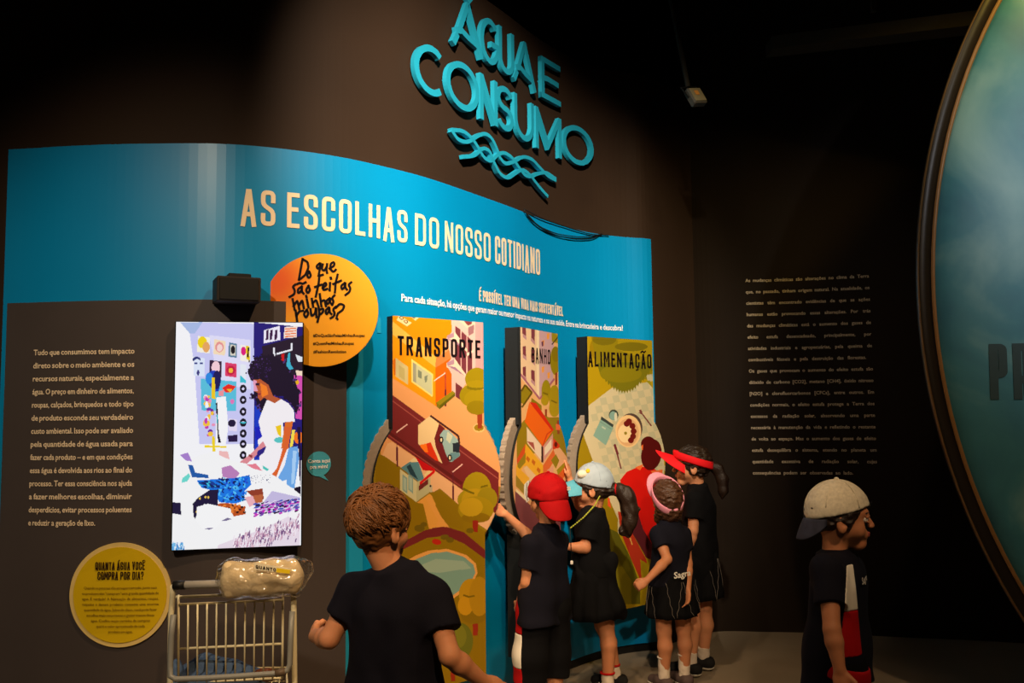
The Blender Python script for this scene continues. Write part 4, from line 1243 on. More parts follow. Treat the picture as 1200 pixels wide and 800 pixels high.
tag(o, 'column of small cream printed text on the black wall at right', 'wall text')

# ------------------------------------------------------------------ floodlight hanging at the wall top
fp = at(818, 110, 5.3)
fl = empty('floodlight', fp, 'small square grey floodlight hanging on a pole above the black wall', 'lamp')
Mf = Matrix.Translation(fp) @ Matrix.Rotation(math.radians(-12), 4, 'Y') @ Matrix.Rotation(math.radians(28), 4, 'Z') @ Matrix.Rotation(math.radians(-20), 4, 'X')
MB().bbox((0, .03, 0), (.105, .05, .12), .008, Mf).build('housing', mat('grey_lamp_housing', (96, 92, 84), rough=.5), fl)
MB().bbox((0, .003, 0), (.088, .006, .1), .002, Mf).build('lamp_glass', mat('lamp_glass', (150, 140, 110), rough=.15, spec=.6), fl)
MB().bbox((-.005, -.002, .01), (.03, .006, .035), .002, Mf).build('led_chip', mat('led_chip', (220, 150, 70), rough=.5), fl)
MB().tube([Mf @ Vector((-.055, .03, 0)), Mf @ Vector((-.06, .04, .09)), Mf @ Vector((.06, .04, .09)), Mf @ Vector((.055, .03, 0))], .006).build('bracket', M_black, fl)
pt = at(795, 2, 5.3)
pt2 = Vector((fp.x + (pt.x - fp.x) * (5.58 - fp.z) / (pt.z - fp.z), fp.y + .1, 5.6))
MB().tube([Mf @ Vector((0, .04, .095)), pt2], .016).build('pole', mat('dark_pole', (46, 42, 36), rough=.6), fl)

# ------------------------------------------------------------------ round globe sign at the right edge
gY = 4.3
gc = at(1802, 340, gY)
GRD = 730 / FPX * gY
gl = empty('globe_sign', (gc.x, gY, 0), 'huge round teal globe sign with dark rim at the right edge', 'sign')


def lathe_y(profile, a0=0, a1=360, n=160, cl=True):
    """profile: (radius, y offset); revolved about the view axis of the disc, cut at the floor"""
    v, f = [], []
    m = len(profile)
    for i in range(n):
        a = 2 * math.pi * i / n
        for r, y in profile:
            v.append(Vector((gc.x + r * math.cos(a), gY + y, max(0.0, gc.z + r * math.sin(a)))))
    for i in range(n):
        j = (i + 1) % n
        for k in range(m - 1):
            f.append((i * m + k, i * m + k + 1, j * m + k + 1, j * m + k))
    return v, f


v, f = lathe_y([(GRD - .20, .34), (GRD - .20, .05), (GRD - .004, .04), (GRD, .03), (GRD, .008), (GRD - .008, 0), (GRD - .062, 0), (GRD - .066, .03), (GRD - .08, .05)])
mesh('rim', v, f, mat('dark_bronze_rim', (38, 32, 26), rough=.4, spec=.4), gl, True)
v, f = lathe_y([(GRD - .060, -.004), (GRD - .066, -.012), (GRD - .074, -.012), (GRD - .080, -.004), (GRD - .082, .05)])
mesh('bronze_bead', v, f, mat('bronze_bead', (150, 110, 66), rough=.4, spec=.5), gl, True)
v, f = lathe_y([(GRD - .002, -.002), (GRD + .003, .001), (GRD + .003, .012)])
mesh('rim_edge', v, f, mat('bronze_edge', (120, 92, 56), rough=.35, spec=.5), gl, True)
gm = bpy.data.materials.new('globe_print')
gm.use_nodes = True
nt = gm.node_tree
bs = nt.nodes['Principled BSDF']
bs.inputs['Roughness'].default_value = .5
tc = nt.nodes.new('ShaderNodeTexCoord')
n1 = nt.nodes.new('ShaderNodeTexNoise'); n1.inputs['Scale'].default_value = 1.6; n1.inputs['Detail'].default_value = 5; n1.inputs['Distortion'].default_value = .6
cr = nt.nodes.new('ShaderNodeValToRGB')
cr.color_ramp.elements[0].position = .3; cr.color_ramp.elements[0].color = lin((50, 106, 134)) + (1,)
cr.color_ramp.elements[1].position = .7; cr.color_ramp.elements[1].color = lin((132, 182, 186)) + (1,)
e = cr.color_ramp.elements.new(.5); e.color = lin((70, 140, 158)) + (1,)
nt.links.new(tc.outputs['Object'], n1.inputs['Vector'])
nt.links.new(n1.outputs['Fac'], cr.inputs['Fac'])
nt.links.new(cr.outputs['Color'], bs.inputs['Base Color'])
RG = GRD - .082
v, f = lathe_y([(RG * math.cos(t), .05 - .34 * math.sin(t)) for t in np.linspace(0, math.pi / 2 - .02, 24)])
mesh('globe_face', v, f, gm, gl, True)
pl = MB()


def gplace(x, y):
    p = Vector((x, 0, y))
    r = min(.999, math.hypot(x - gc.x, y - gc.z) / RG)
    return Vector((x, gY + .05 - .34 * math.sqrt(1 - r * r) - .004, y))


pa, pb = at(1168, 468, gY - .12), at(1180, 402, gY - .12)
strokes_mesh(pl, caps_line('Pa', .175, pb.z - pa.z, .036, .55), lambda x, y: gplace(pa.x + x, pa.z + y), .03)
pl.build('lettering', mat('dark_teal_ink', (58, 82, 88), rough=.6), gl, label='dark capitals')

# ------------------------------------------------------------------ smooth solids from distance fields (bodies, clothes, soft things)
class Solid:
    def __init__(s): s.p = []

    def cone(s, a, b, ra, rb, k=0.02, clip=(), sub=False):
        a, b = np.array(a, float), np.array(b, float)
        m = max(ra, rb)
        lo, hi = np.minimum(a, b) - m, np.maximum(a, b) + m
        def fn(P):
            ba = b - a
            q = P - a
            t = np.clip((q @ ba) / (ba @ ba + 1e-12), 0, 1)
            return np.linalg.norm(q - t[..., None] * ba, axis=-1) - (ra + (rb - ra) * t)
        s.p.append((fn, lo, hi, k, clip, sub)); return s

    def ball(s, c, r, k=0.02, clip=(), sub=False):
        c = np.array(c, float)
        def fn(P): return np.linalg.norm(P - c, axis=-1) - r
        s.p.append((fn, c - r, c + r, k, clip, sub)); return s

    def ell(s, c, r, R=None, k=0.02, clip=(), sub=False):
        c, r = np.array(c, float), np.array(r, float)
        M = np.array(R if R is not None else np.eye(3), float)
        m = r.max()
        def fn(P):
            q = (P - c) @ M
            k0 = np.linalg.norm(q / r, axis=-1); k1 = np.linalg.norm(q / (r * r), axis=-1) + 1e-9
            return k0 * (k0 - 1) / k1
        s.p.append((fn, c - m, c + m, k, clip, sub)); return s

    def chain(s, pts, rs, k=0.02, clip=()):
        for i in range(len(pts) - 1): s.cone(pts[i], pts[i + 1], rs[i], rs[i + 1], k, clip)
        return s

    def mesh(s, h, grow=0.0, clips=(), noise=None, smooth=2):
        lo = np.min([p[1] for p in s.p if not p[5]], axis=0) - 4 * h - grow
        hi = np.max([p[2] for p in s.p if not p[5]], axis=0) + 4 * h + grow
        n = np.ceil((hi - lo) / h).astype(int) + 1
        f = np.full(n, 0.5, np.float32)
        ax = [lo[i] + np.arange(n[i]) * h for i in range(3)]
        for fn, a, b, k, clip, sub in s.p:
            pad = k + 3 * h + grow
            i0 = np.maximum(np.floor((a - pad - lo) / h).astype(int), 0)
            i1 = np.minimum(np.ceil((b + pad - lo) / h).astype(int) + 1, n)
            if (i1 <= i0).any(): continue
            P = np.stack(np.meshgrid(*[ax[i][i0[i]:i1[i]] for i in range(3)], indexing='ij'), axis=-1)
            d = fn(P) - grow
            for pt, nn in clip: d = np.maximum(d, (P - np.array(pt)) @ np.array(nn))
            sl = tuple(slice(i0[i], i1[i]) for i in range(3))
            o = f[sl]
            if sub:
                hh = np.clip(.5 - .5 * (o + d) / k, 0, 1)
                f[sl] = o * (1 - hh) + (-d) * hh + k * hh * (1 - hh)
            else:
                hh = np.clip(.5 + .5 * (o - d) / k, 0, 1)
                f[sl] = o * (1 - hh) + d * hh - k * hh * (1 - hh)
        if noise is not None or clips:
            P = np.stack(np.meshgrid(*ax, indexing='ij'), axis=-1)
            if noise is not None: f = f + noise(P)
            for pt, nn in clips: f = np.maximum(f, (P - np.array(pt)) @ np.array(nn))
        return surface_nets(f, lo, h, smooth)


def surface_nets(f, lo, h, smooth):
    s = f < 0
    cs = [(i, j, k) for i in (0, 1) for j in (0, 1) for k in (0, 1)]
    n = np.array(f.shape) - 1
    cnt = sum(s[i:i + n[0], j:j + n[1], k:k + n[2]].astype(np.int8) for i, j, k in cs)
    act = (cnt > 0) & (cnt < 8)
    I = np.argwhere(act)
    idx = -np.ones(act.shape, np.int64)
    idx[act] = np.arange(len(I))
    acc = np.zeros((len(I), 3)); num = np.zeros(len(I))
    val = {c: f[I[:, 0] + c[0], I[:, 1] + c[1], I[:, 2] + c[2]] for c in cs}
    for a in cs:
        for d in range(3):
            if a[d]: continue
            b = list(a); b[d] = 1; b = tuple(b)
            va, vb = val[a], val[b]
            cr = (va < 0) != (vb < 0)
            t = va[cr] / (va[cr] - vb[cr])
            p = np.tile(np.array(a, float), (cr.sum(), 1)); p[:, d] += t
            acc[cr] += p; num[cr] += 1
    V = lo + (I + acc / num[:, None]) * h
    Q = []
    for d in range(3):
        e, g = [(1, 2), (2, 0), (0, 1)][d]
        sa = [slice(None)] * 3; sb = [slice(None)] * 3
        sa[d] = slice(0, -1); sb[d] = slice(1, None)
        A, B = s[tuple(sa)], s[tuple(sb)]
        X = np.argwhere(A != B)
        ok = (X[:, e] > 0) & (X[:, g] > 0) & (X[:, e] < n[e]) & (X[:, g] < n[g])
        X = X[ok]
        fl = A[X[:, 0], X[:, 1], X[:, 2]]
        q = []
        for de, dg in ((-1, -1), (0, -1), (0, 0), (-1, 0)):
            Y = X.copy(); Y[:, e] += de; Y[:, g] += dg
            q.append(idx[Y[:, 0], Y[:, 1], Y[:, 2]])
        q = np.stack(q, 1)
        q[~fl] = q[~fl][:, ::-1]
        Q.append(q)
    Q = np.concatenate(Q)
    Q = Q[(Q >= 0).all(1)]
    for _ in range(smooth):
        a = np.zeros_like(V); c = np.zeros(len(V))
        for i in range(4):
            u, w = Q[:, i], Q[:, (i + 1) % 4]
            for ax in range(3):
                a[:, ax] += np.bincount(u, V[w, ax], len(V)) + np.bincount(w, V[u, ax], len(V))
            c += np.bincount(u, minlength=len(V)) + np.bincount(w, minlength=len(V))
        V = V * .4 + .6 * a / np.maximum(c, 1)[:, None]
    return V, Q


def solid_obj(name, vq, m, parent, label=None):
    V, Q = vq
    me = bpy.data.meshes.new(name)
    me.vertices.add(len(V)); me.vertices.foreach_set('co', V.astype(np.float32).ravel())
    me.loops.add(len(Q) * 4); me.loops.foreach_set('vertex_index', Q.astype(np.int32).ravel())
    me.polygons.add(len(Q)); me.polygons.foreach_set('loop_start', np.arange(0, len(Q) * 4, 4, dtype=np.int32))
    me.polygons.foreach_set('use_smooth', np.ones(len(Q), bool))
    me.update(calc_edges=True); me.validate()
    me.materials.append(m)
    return link_mesh(name, me, parent, label)


def wave_noise(amp, f, seed=0, aniso=(1, 1, 1)):
    rs = np.random.RandomState(seed)
    ks = rs.normal(size=(6, 3)) * f * np.array(aniso)
    ph = rs.rand(6) * 6.28
    def fn(P):
        o = 0
        for k, p in zip(ks, ph): o = o + np.sin(P @ k + p + .7 * np.sin(P @ k[::-1] * .6 + p))
        return (amp / 2.4) * o
    return fn


# ------------------------------------------------------------------ shopping cart with its load
M_chrome = mat('cream_coated_wire', (226, 216, 178), rough=.4, spec=.4, metal=.0, noise=.05)
M_grey_tube = mat('grey_plastic_tube', (126, 126, 120), rough=.4, spec=.4)
cz = lambda x, y, Z: at(190 + x * .2, 640 + y * .2, Z)
cart_o = cz(410, 500, 3.55); cart_o.z = 0
cart = empty('shopping_cart', cart_o, 'wire shopping cart with cream bars standing against the dark board under the screen', 'shopping cart')
HZ = 3.36
hl, hr = cz(75, 228, HZ), cz(790, 205, HZ)
hd_ = hr - hl
MB().tube([hl + hd_ * .085, hl + hd_ * .98], .0145, 14).build('handle', mat('grey_handle', (176, 168, 156), rough=.4), cart, True, 'pale grey handle bar')
for a_, b_ in ((-.01, .085), (.965, 1.03)): MB().tube([hl + hd_ * a_, hl + hd_ * b_], .0165, 14).build('handle_clamp', M_black, cart, True, 'black handle clamp')
# posts that run from the handle down into the chassis
for side, pts in (('l', [cz(64, 232, HZ), cz(62, 290, 3.38), cz(52, 400, 3.38), cz(48, 600, 3.39), cz(46, 800, 3.40)]),
                  ('r', [cz(768, 215, HZ), cz(770, 290, 3.38), cz(772, 400, 3.38), cz(774, 600, 3.39), cz(776, 800, 3.40)])):
    e = pts[-1].copy(); e2 = Vector((e.x, e.y + .02, .16)); e3 = Vector((e.x, e.y + .36, .14))
    MB().tube(pts + [e2, e2 + Vector((0, .03, -.02)), e3], .0105, 10).build('post', M_chrome, cart, True)
# grey U-shaped guard tube
U = [cz(66, 400, 3.37), cz(54, 520, 3.365), cz(47, 700, 3.36), cz(48, 760, 3.355), cz(80, 778, 3.35), cz(250, 772, 3.35), cz(450, 760, 3.35), cz(690, 742, 3.35), cz(735, 725, 3.355), cz(748, 690, 3.36), cz(752, 560, 3.365), cz(762, 380, 3.37)]
MB().tube([Vector(p) for p in U], .0105, 10).build('guard_tube', M_grey_tube, cart, True, 'grey U shaped tube')
MB().tube([cz(665, 745, 3.35), cz(722, 733, 3.352)], .0135, 10).build('tube_joint', mat('brown_tube_joint', (92, 76, 60), rough=.5), cart, True)
# upright wire gate
gz = 3.43
r1a, r1b = cz(66, 297, gz), cz(765, 268, gz)
r2a, r2b = cz(98, 340, gz), cz(712, 314, gz)
r3a, r3b = cz(98, 600, gz + .03), cz(708, 570, gz + .03)
r4a, r4b = cz(98, 800, gz + .05), cz(705, 770, gz + .05)
MB().tube([r1a, r1b], .0055, 8).build('rail', M_chrome, cart, True)
MB().tube([r2a, r2b], .0048, 8).build('rail', M_chrome, cart, True)
MB().tube([r3a, r3b], .0048, 8).build('rail', M_chrome, cart, True)
MB().tube([r4a, r4b], .0048, 8).build('rail', M_chrome, cart, True)
for i in range(12):
    k = i / 11
    top = (r1a.lerp(r1b, (98 - 66) / 699 + k * 612 / 699) if i in (0, 11) else r2a.lerp(r2b, k)) - Vector((0, .004, 0))
    MB().tube([top + Vector((0, 0, .008 if i in (0, 11) else 0)), r3a.lerp(r3b, k) - Vector((0, .005, 0)), r4a.lerp(r4b, k) - Vector((0, .004, 0))], .0034 if 0 < i < 11 else .0046, 6).build('gate_bar', M_chrome, cart, True)
# basket below the gate, narrowing to the front: floor wires, low side wires and rim
bl_, br_ = cz(75, 830, 3.42), cz(740, 800, 3.42)
bz = min(bl_.z, br_.z) - .085
fy = 3.80
mx_ = (bl_.x + br_.x) / 2
tp = lambda x, y: mx_ + (x - mx_) * (1 - .35 * (y - 3.42) / .38) - .03 * (y - 3.42) / .38
for i in range(11):
    x = bl_.x + (br_.x - bl_.x) * i / 10
    MB().tube([(x, 3.42, bz + .05), (x, 3.42, bz), (tp(x, fy), fy, bz + .01), (tp(x, fy), fy, bz + .05)], .003, 6).build('basket_wire', M_chrome, cart, True)
for y in (3.42, 3.55, 3.68, fy):
    a_, b_ = tp(bl_.x, y), tp(br_.x, y)
    MB().tube([(a_, y, bz + .05), (a_, y, bz - .004), (b_, y, bz - .004), (b_, y, bz + .05)], .003, 6).build('basket_wire', M_chrome, cart, True)
MB().tube([(tp(x, y), y, bz + .05) for x, y in ((bl_.x, 3.42), (br_.x, 3.42), (br_.x, fy), (bl_.x, fy))], .0045, 8, True).build('basket_rim', M_chrome, cart, True)
for sx_ in (bl_.x + .015, br_.x - .01):
    for y in (3.42, 3.76):
        MB().tube([(tp(sx_, y), y, bz - .004), (sx_, y, .13)], .008, 8).build('leg', M_chrome, cart, True)
        mbw = MB()
        mbw.tube([(sx_ - .012, y, .05), (sx_ + .012, y, .05)], .05, 20)
        mbw.box((sx_ - .017, y, .09), (.004, .03, .1)); mbw.box((sx_ + .017, y, .09), (.004, .03, .1)); mbw.box((sx_, y, .14), (.04, .03, .006))
        mbw.build('caster', M_black, cart)
MB().tube([(bl_.x + .015, 3.42, .14), (br_.x - .01, 3.42, .14), (br_.x - .01, 3.76, .14), (bl_.x + .015, 3.76, .14)], .009, 8, True).build('chassis', M_chrome, cart, True)

# bundle of cream clothes in a clear plastic bag lying on the handle
S = Solid()
p = lambda x, y, Z=3.36: np.array(cz(x, y, Z))
for Zb in (3.34, 3.44):
    S.cone(p(388, 132, Zb), p(755, 112, Zb), .024, .024, .02).cone(p(395, 258, Zb), p(765, 240, Zb), .024, .024, .02)
    S.cone(p(400, 195, Zb), p(755, 178, Zb), .040, .040, .02)
S.cone(p(380, 225, 3.33), p(600, 250, 3.32), .02, .012, .012).cone(p(520, 150, 3.32), p(740, 205, 3.315), .014, .02, .012).cone(p(420, 170, 3.32), p(560, 205, 3.315), .016, .01, .012)
bagc = p(580, 290); bag = empty('clothes_bag', Vector(bagc), 'bundle of cream clothes in a clear plastic bag lying on the cart handle', 'bag of clothes')
solid_obj('clothes', S.mesh(.006, noise=wave_noise(.005, 22, 3, (1.2, .6, 1))), mat('cream_cotton', (222, 200, 158), rough=.8, bump=.3, bscale=60), bag, 'folded cream cotton')
S.cone(p(740, 110), p(820, 120), .012, .03, .03).cone(p(760, 240), p(815, 235), .02, .012, .03)
pm = bpy.data.materials.new('clear_plastic_film'); pm.use_nodes = True
nt = pm.node_tree
for nn in list(nt.nodes):
    if nn.type == 'BSDF_PRINCIPLED': nt.nodes.remove(nn)
tr, gs, mxs, fr = nt.nodes.new('ShaderNodeBsdfTransparent'), nt.nodes.new('ShaderNodeBsdfGlossy'), nt.nodes.new('ShaderNodeMixShader'), nt.nodes.new('ShaderNodeLayerWeight')
gs.inputs['Roughness'].default_value = .12
fr.inputs['Blend'].default_value = .35
no = nt.nodes.new('ShaderNodeTexNoise'); no.inputs['Scale'].default_value = 26; tcp = nt.nodes.new('ShaderNodeTexCoord')
bpn = nt.nodes.new('ShaderNodeBump'); bpn.inputs['Strength'].default_value = .9; bpn.inputs['Distance'].default_value = .012
nt.links.new(tcp.outputs['Object'], no.inputs['Vector']); nt.links.new(no.outputs['Fac'], bpn.inputs['Height']); nt.links.new(bpn.outputs['Normal'], gs.inputs['Normal'])
mul = nt.nodes.new('ShaderNodeMath'); mul.operation = 'MULTIPLY_ADD'; mul.inputs[1].default_value = .5; mul.inputs[2].default_value = .12
nt.links.new(fr.outputs['Facing'], mul.inputs[0]); nt.links.new(mul.outputs[0], mxs.inputs['Fac'])
nt.links.new(tr.outputs[0], mxs.inputs[1]); nt.links.new(gs.outputs[0], mxs.inputs[2])
nt.links.new(mxs.outputs[0], nt.nodes['Material Output'].inputs['Surface'])
solid_obj('plastic_film', S.mesh(.005, grow=.008, noise=wave_noise(.006, 60, 9), smooth=1), pm, bag, 'clear plastic film')
la, lb, lc, ld = [cz(x, y, 3.292) for x, y in ((540, 95), (755, 130), (748, 160), (540, 136))]
lbn = Vector((0, -1, 0))
tg = MB().prism([ld, lc, lb, la], (0, -.001, 0), (0, .001, 0)).build('label_strip', mat('white_label', (230, 220, 190), rough=.5), bag)
MB().prism([ld.lerp(lc, .62), lc, lb.lerp(lc, .25), la.lerp(lb, .62).lerp(ld.lerp(lc, .62), .25)], (0, -.002, 0), (0, -.0012, 0)).build('label_patch', mat('yellow_label', (226, 196, 30), rough=.5), tg)
tx = MB()
ux = (lb - la); UW = ux.length; ux.normalize(); uz = (la - ld).normalized()
strokes_mesh(tx, caps_line('QUANTO', UW * .55, .012, .003, .4), lambda x, y: ld + ux * (x + .006) + uz * (y + .006) + Vector((0, -.0025, 0)))
tx.build('label_lettering', M_ink, tg)

# folded blue jeans and a brown belt in the basket
S = Solid()
q = lambda x, y, Z: np.array(cz(x, y, Z))
S.cone(q(150, 740, 3.56), q(250, 690, 3.56), .035, .042, .02).cone(q(250, 690, 3.56), q(420, 710, 3.55), .042, .03, .02).cone(q(420, 720, 3.55), q(585, 745, 3.55), .03, .016, .02)
S.cone(q(160, 790, 3.5), q(560, 775, 3.5), .03, .026, .02).cone(q(170, 790, 3.66), q(560, 790, 3.66), .04, .03, .02)
S.cone(q(86, 680, 3.52), q(100, 800, 3.50), .018, .03, .008)
j = solid_obj('folded_jeans', S.mesh(.006, noise=wave_noise(.0035, 13, 5)), mat('blue_denim', (74, 96, 128), rough=.85, noise=.25, scale=30, bump=.1, bscale=300), None)
tag(j, 'folded faded blue jeans lying inside the shopping cart', 'jeans')
S = Solid()
ring = [q(590 + 60 * math.cos(a) + 20, 752 + 22 * math.sin(a), 3.52 + .04 * math.sin(a)) for a in np.linspace(0, 2 * math.pi, 14)]
S.chain(ring, [.012] * 14, .004)
b_ = solid_obj('leather_belt', S.mesh(.004), mat('brown_leather', (112, 58, 30), rough=.5), None)
tag(b_, 'coiled brown leather belt beside the jeans in the cart', 'belt')

# ------------------------------------------------------------------ children
M_skin = mat('skin', (214, 146, 106), rough=.55, spec=.3, noise=.05, scale=25, sss=.12)
M_skin_d = mat('tan_skin', (196, 130, 92), rough=.55, spec=.3, noise=.05, scale=25, sss=.12)
M_navy = mat('navy_cotton', (19, 19, 31), rough=.9, spec=.15, noise=.12, scale=40, bump=.12, bscale=350)
M_blackcloth = mat('black_cotton', (13, 13, 16), rough=.92, spec=.12, noise=.15, scale=40, bump=.12, bscale=350)
M_redcloth = mat('red_cotton', (176, 16, 20), rough=.85, spec=.15, noise=.1)
M_redcap = mat('red_twill', (168, 10, 16), rough=.8, spec=.15, noise=.08, bump=.1, bscale=400)
M_redvisor = mat('bright_red_twill', (236, 24, 34), rough=.75, spec=.2, noise=.05)
M_pink = mat('pink_twill', (232, 150, 172), rough=.8, spec=.15)
M_whitecap = mat('pale_blue_twill', (160, 174, 186), rough=.8, spec=.15, noise=.12, scale=18)
M_tealbrim = mat('teal_glitter_brim', (82, 166, 190), rough=.5, spec=.4, noise=.1, scale=60)
M_speck = mat('speckled_white_twill', (222, 212, 190), rough=.85, spec=.1, noise=.3, scale=90)
M_whitecloth = mat('white_cotton', (228, 222, 210), rough=.85, spec=.1, noise=.05)
M_whiteprint = mat('white_print', (226, 222, 214), rough=.7)
M_hair_b = mat('dark_brown_hair', (40, 26, 18), rough=.45, spec=.4, noise=.4, scale=90, bump=.4, bscale=160)
M_hair_l = mat('light_brown_hair', (124, 79, 42), rough=.5, spec=.4, noise=.55, scale=22)
M_hair_m = mat('brown_hair', (78, 48, 30), rough=.45, spec=.45, noise=.4, scale=90, bump=.4, bscale=160)
M_sole = mat('white_rubber', (220, 214, 200), rough=.6)
M_shoe = mat('black_canvas', (24, 24, 26), rough=.8)
M_sock = mat('white_knit', (222, 206, 190), rough=.9, bump=.2, bscale=300)
M_bluesock = mat('blue_knit', (40, 42, 110), rough=.9, bump=.2, bscale=300)
M_plaid = mat('grey_thread', (150, 142, 136), rough=.8)
M_eye = mat('eye_white', (235, 228, 220), rough=.2, spec=.5)
M_iris = mat('dark_iris', (40, 24, 16), rough=.2, spec=.5)
M_lip = mat('lip', (176, 92, 80), rough=.5)
VX = .0046


def npv(v): return np.array(v, float)


class Kid:
    def __init__(s, name, label, Z, F, hf, s_, head, neck, sh, el, wr, pel, kn, an, tip, skin, hu=(0, 0, 1), hand=('relaxed', 'relaxed'), feet=None, girl=False, hs=1.10):
        s.s = s_
        s.h = s_ * hs
        s.F = Vector((F[0], F[1], 0)).normalized()
        s.Rv = s.F.cross(Vector((0, 0, 1)))
        hf = Vector(hf).normalized(); hu = Vector(hu)
        hr = hf.cross(hu).normalized(); hu = hr.cross(hf)
        s.HR = np.array([hr, hf, hu]).T
        A = lambda q: at(q[0], q[1], q[2] if len(q) > 2 else Z)
        s.hc = npv(A(head))
        s.neck, s.sh, s.el, s.wr = A(neck), [A(q) for q in sh], [A(q) for q in el], [A(q) for q in wr]
        s.pel, s.kn, s.an = A(pel), [A(q) for q in kn], [A(q) for q in an]
        for a in s.an: a.z = .072 * s_
        s.feet = feet or [s.F, s.F]
        s.feet = [Vector((q[0], q[1], 0)).normalized() for q in s.feet]
        c = (s.an[0] + s.an[1]) / 2
        s.root = empty(name, (c.x, c.y, 0), label, 'child')
        s.build_body(skin, tip, hand)

    def H(s, x, y, z):
        """head coordinates: x right, y forward, z up, from the skull's centre"""
        return s.hc + s.HR @ (np.array((x, y, z)) * s.h)

    def up(s): return Vector((0, 0, 1))

    def build_body(s, skin, tip, hand):
        k = s.s
        B = Solid()
        H, R = s.H, s.HR
        E3 = lambda c, r, kk=.02, sub=False: B.ell(H(*c), np.array(r) * s.h, R, kk * k, (), sub)
        g = s.h
        # skull, jaw, cheeks, brow
        E3((0, -.008, .018), (.072, .088, .082))
        B.cone(H(0, .022, -.052), H(0, .052, -.088), .046 * g, .020 * g, .03 * g)
        for x in (-1, 1):
            B.ball(H(x * .033, .046, -.040), .0245 * g, .025 * g)
            B.ball(H(x * .030, .070, .018), .014 * g, .016 * g)
        # nose, lips, chin
        B.cone(H(0, .086, .004), H(0, .100, -.026), .006 * g, .0095 * g, .010 * g)
        for x in (-1, 1): B.ball(H(x * .009, .094, -.029), .006 * g, .006 * g)
        E3((0, .074, -.055), (.028, .012, .020), .015)
        B.ball(H(0, .068, -.086), .014 * g, .015 * g)
        for x in (-1, 1):
            B.ball(H(x * .031, .096, -.004), .0125 * g, .012 * g, (), True)
            B.cone(H(x * .019, .0800, .003), H(x * .031, .0830, .0065), .0042 * g, .0048 * g, .004 * g).cone(H(x * .031, .0830, .0065), H(x * .044, .0755, .0025), .0048 * g, .0042 * g, .004 * g)
            B.cone(H(x * .020, .0795, -.0105), H(x * .031, .0815, -.0135), .0036 * g, .0042 * g, .004 * g).cone(H(x * .031, .0815, -.0135), H(x * .043, .0750, -.0105), .0042 * g, .0036 * g, .004 * g)
            E3((x * .074, -.010, -.018), (.008, .018, .029), .008)
            E3((x * .080, -.004, -.012), (.006, .009, .014), .005, True)
        # neck, trunk
        nb = npv(s.neck)
        B.cone(H(0, -.018, -.055), nb - (0, 0, .02), .040 * k, .044 * k, .022 * k)
        L, Rr = npv(s.sh[0]), npv(s.sh[1])
        mid = (L + Rr) / 2
        pel = npv(s.pel)
        for sh in (L, Rr):
            B.cone(mid + (sh - mid) * .35 - (0, 0, .05 * k), pel + (sh - mid) * .35 * np.array((1, 1, .2)), .080 * k, .076 * k, .05 * k)
            B.cone(nb - (0, 0, .035 * k), mid + (sh - mid) * .92 - (0, 0, .01), .034 * k, .034 * k, .03 * k)
        # arms
        for i in (0, 1):
            a, e, w_ = npv(s.sh[i]), npv(s.el[i]), npv(s.wr[i])
            B.cone(a, e, .037 * k, .028 * k, .03 * k)
            m_ = e + (w_ - e) * .3
            B.cone(e, m_, .028 * k, .029 * k, .012 * k).cone(m_, w_, .029 * k, .0195 * k, .012 * k)
            s.build_hand(B, i, hand[i], e, w_)
        # legs and feet
        for i in (0, 1):
            sg = -1 if i == 0 else 1
            hip = pel + npv(s.Rv) * sg * .068 * k - (0, 0, .03 * k)
            kn, an = npv(s.kn[i]), npv(s.an[i])
            B.cone(hip, kn, .068 * k, .044 * k, .035 * k)
            cf = kn + (an - kn) * .33 - npv(s.F) * .012 * k
            B.cone(kn, cf, .043 * k, .043 * k, .02 * k).cone(cf, an, .043 * k, .027 * k, .02 * k)
            f = npv(s.feet[i])
            B.cone(an - (0, 0, .035 * k) - f * .02 * k, an + f * .11 * k - (0, 0, .045 * k), .03 * k, .022 * k, .02 * k)
        solid_obj('body', B.mesh(VX), skin, s.root)
        # eyes, brows, mouth colour
        LS = Solid()
        for z_, y_, r_ in ((-.0505, .0885, .0040), (-.0585, .0870, .0044)):
            LS.cone(H(-.017, y_ - .008, z_ * .6 - .022), H(-.006, y_, z_), .0024 * g, r_ * g, .003 * g).cone(H(-.006, y_, z_), H(.006, y_, z_), r_ * g, r_ * g, .003 * g).cone(H(.006, y_, z_), H(.017, y_ - .008, z_ * .6 - .022), r_ * g, .0024 * g, .003 * g)
        solid_obj('lips', LS.mesh(.0024), M_lip, s.root, 'reddish lips')
        for x in (-1, 1):
            ev = MB()
            o = solid_obj('eye', Solid().ball(H(x * .031, .0705, -.0035), .0112 * g).mesh(.0032), M_eye, s.root, 'white of the eye')
            solid_obj('iris', Solid().ell(H(x * .031, .0800, -.0035), np.array((.0054, .0026, .0054)) * g, R).mesh(.0018), M_iris, o)
            MB().tube([H(x * .046, .071, .016), H(x * .034, .082, .020), H(x * .018, .085, .016)], .0028 * g, 6).build('eyebrow', M_hair_b, s.root, True)

    def build_hand(s, B, i, pose, e, w_):
        k = s.s
        if pose == 'none': return
        d = w_ - e; d /= np.linalg.norm(d)
        # palm frame: d along the forearm, n out of the back of the hand, t towards the thumb
        if isinstance(pose, tuple):
            d = npv(Vector(pose[1]).normalized()); nrm = npv(Vector(pose[2])); kind = pose[0]
        else:
            nrm = npv(s.Rv) * (-1 if i == 0 else 1); kind = pose
        nrm = nrm - d * (nrm @ d); nrm /= np.linalg.norm(nrm)
        t = np.cross(d, nrm)
        if not isinstance(pose, tuple) and t @ npv(s.F) < 0: t = -t
        if isinstance(pose, tuple) and len(pose) > 3 and t @ np.array(pose[3]) < 0: t = -t
        c = w_ + d * .036 * k
        M = np.stack([d, t, nrm], 1)
        B.ell(c, np.array((.040, .030, .0135)) * k, M, .012 * k)
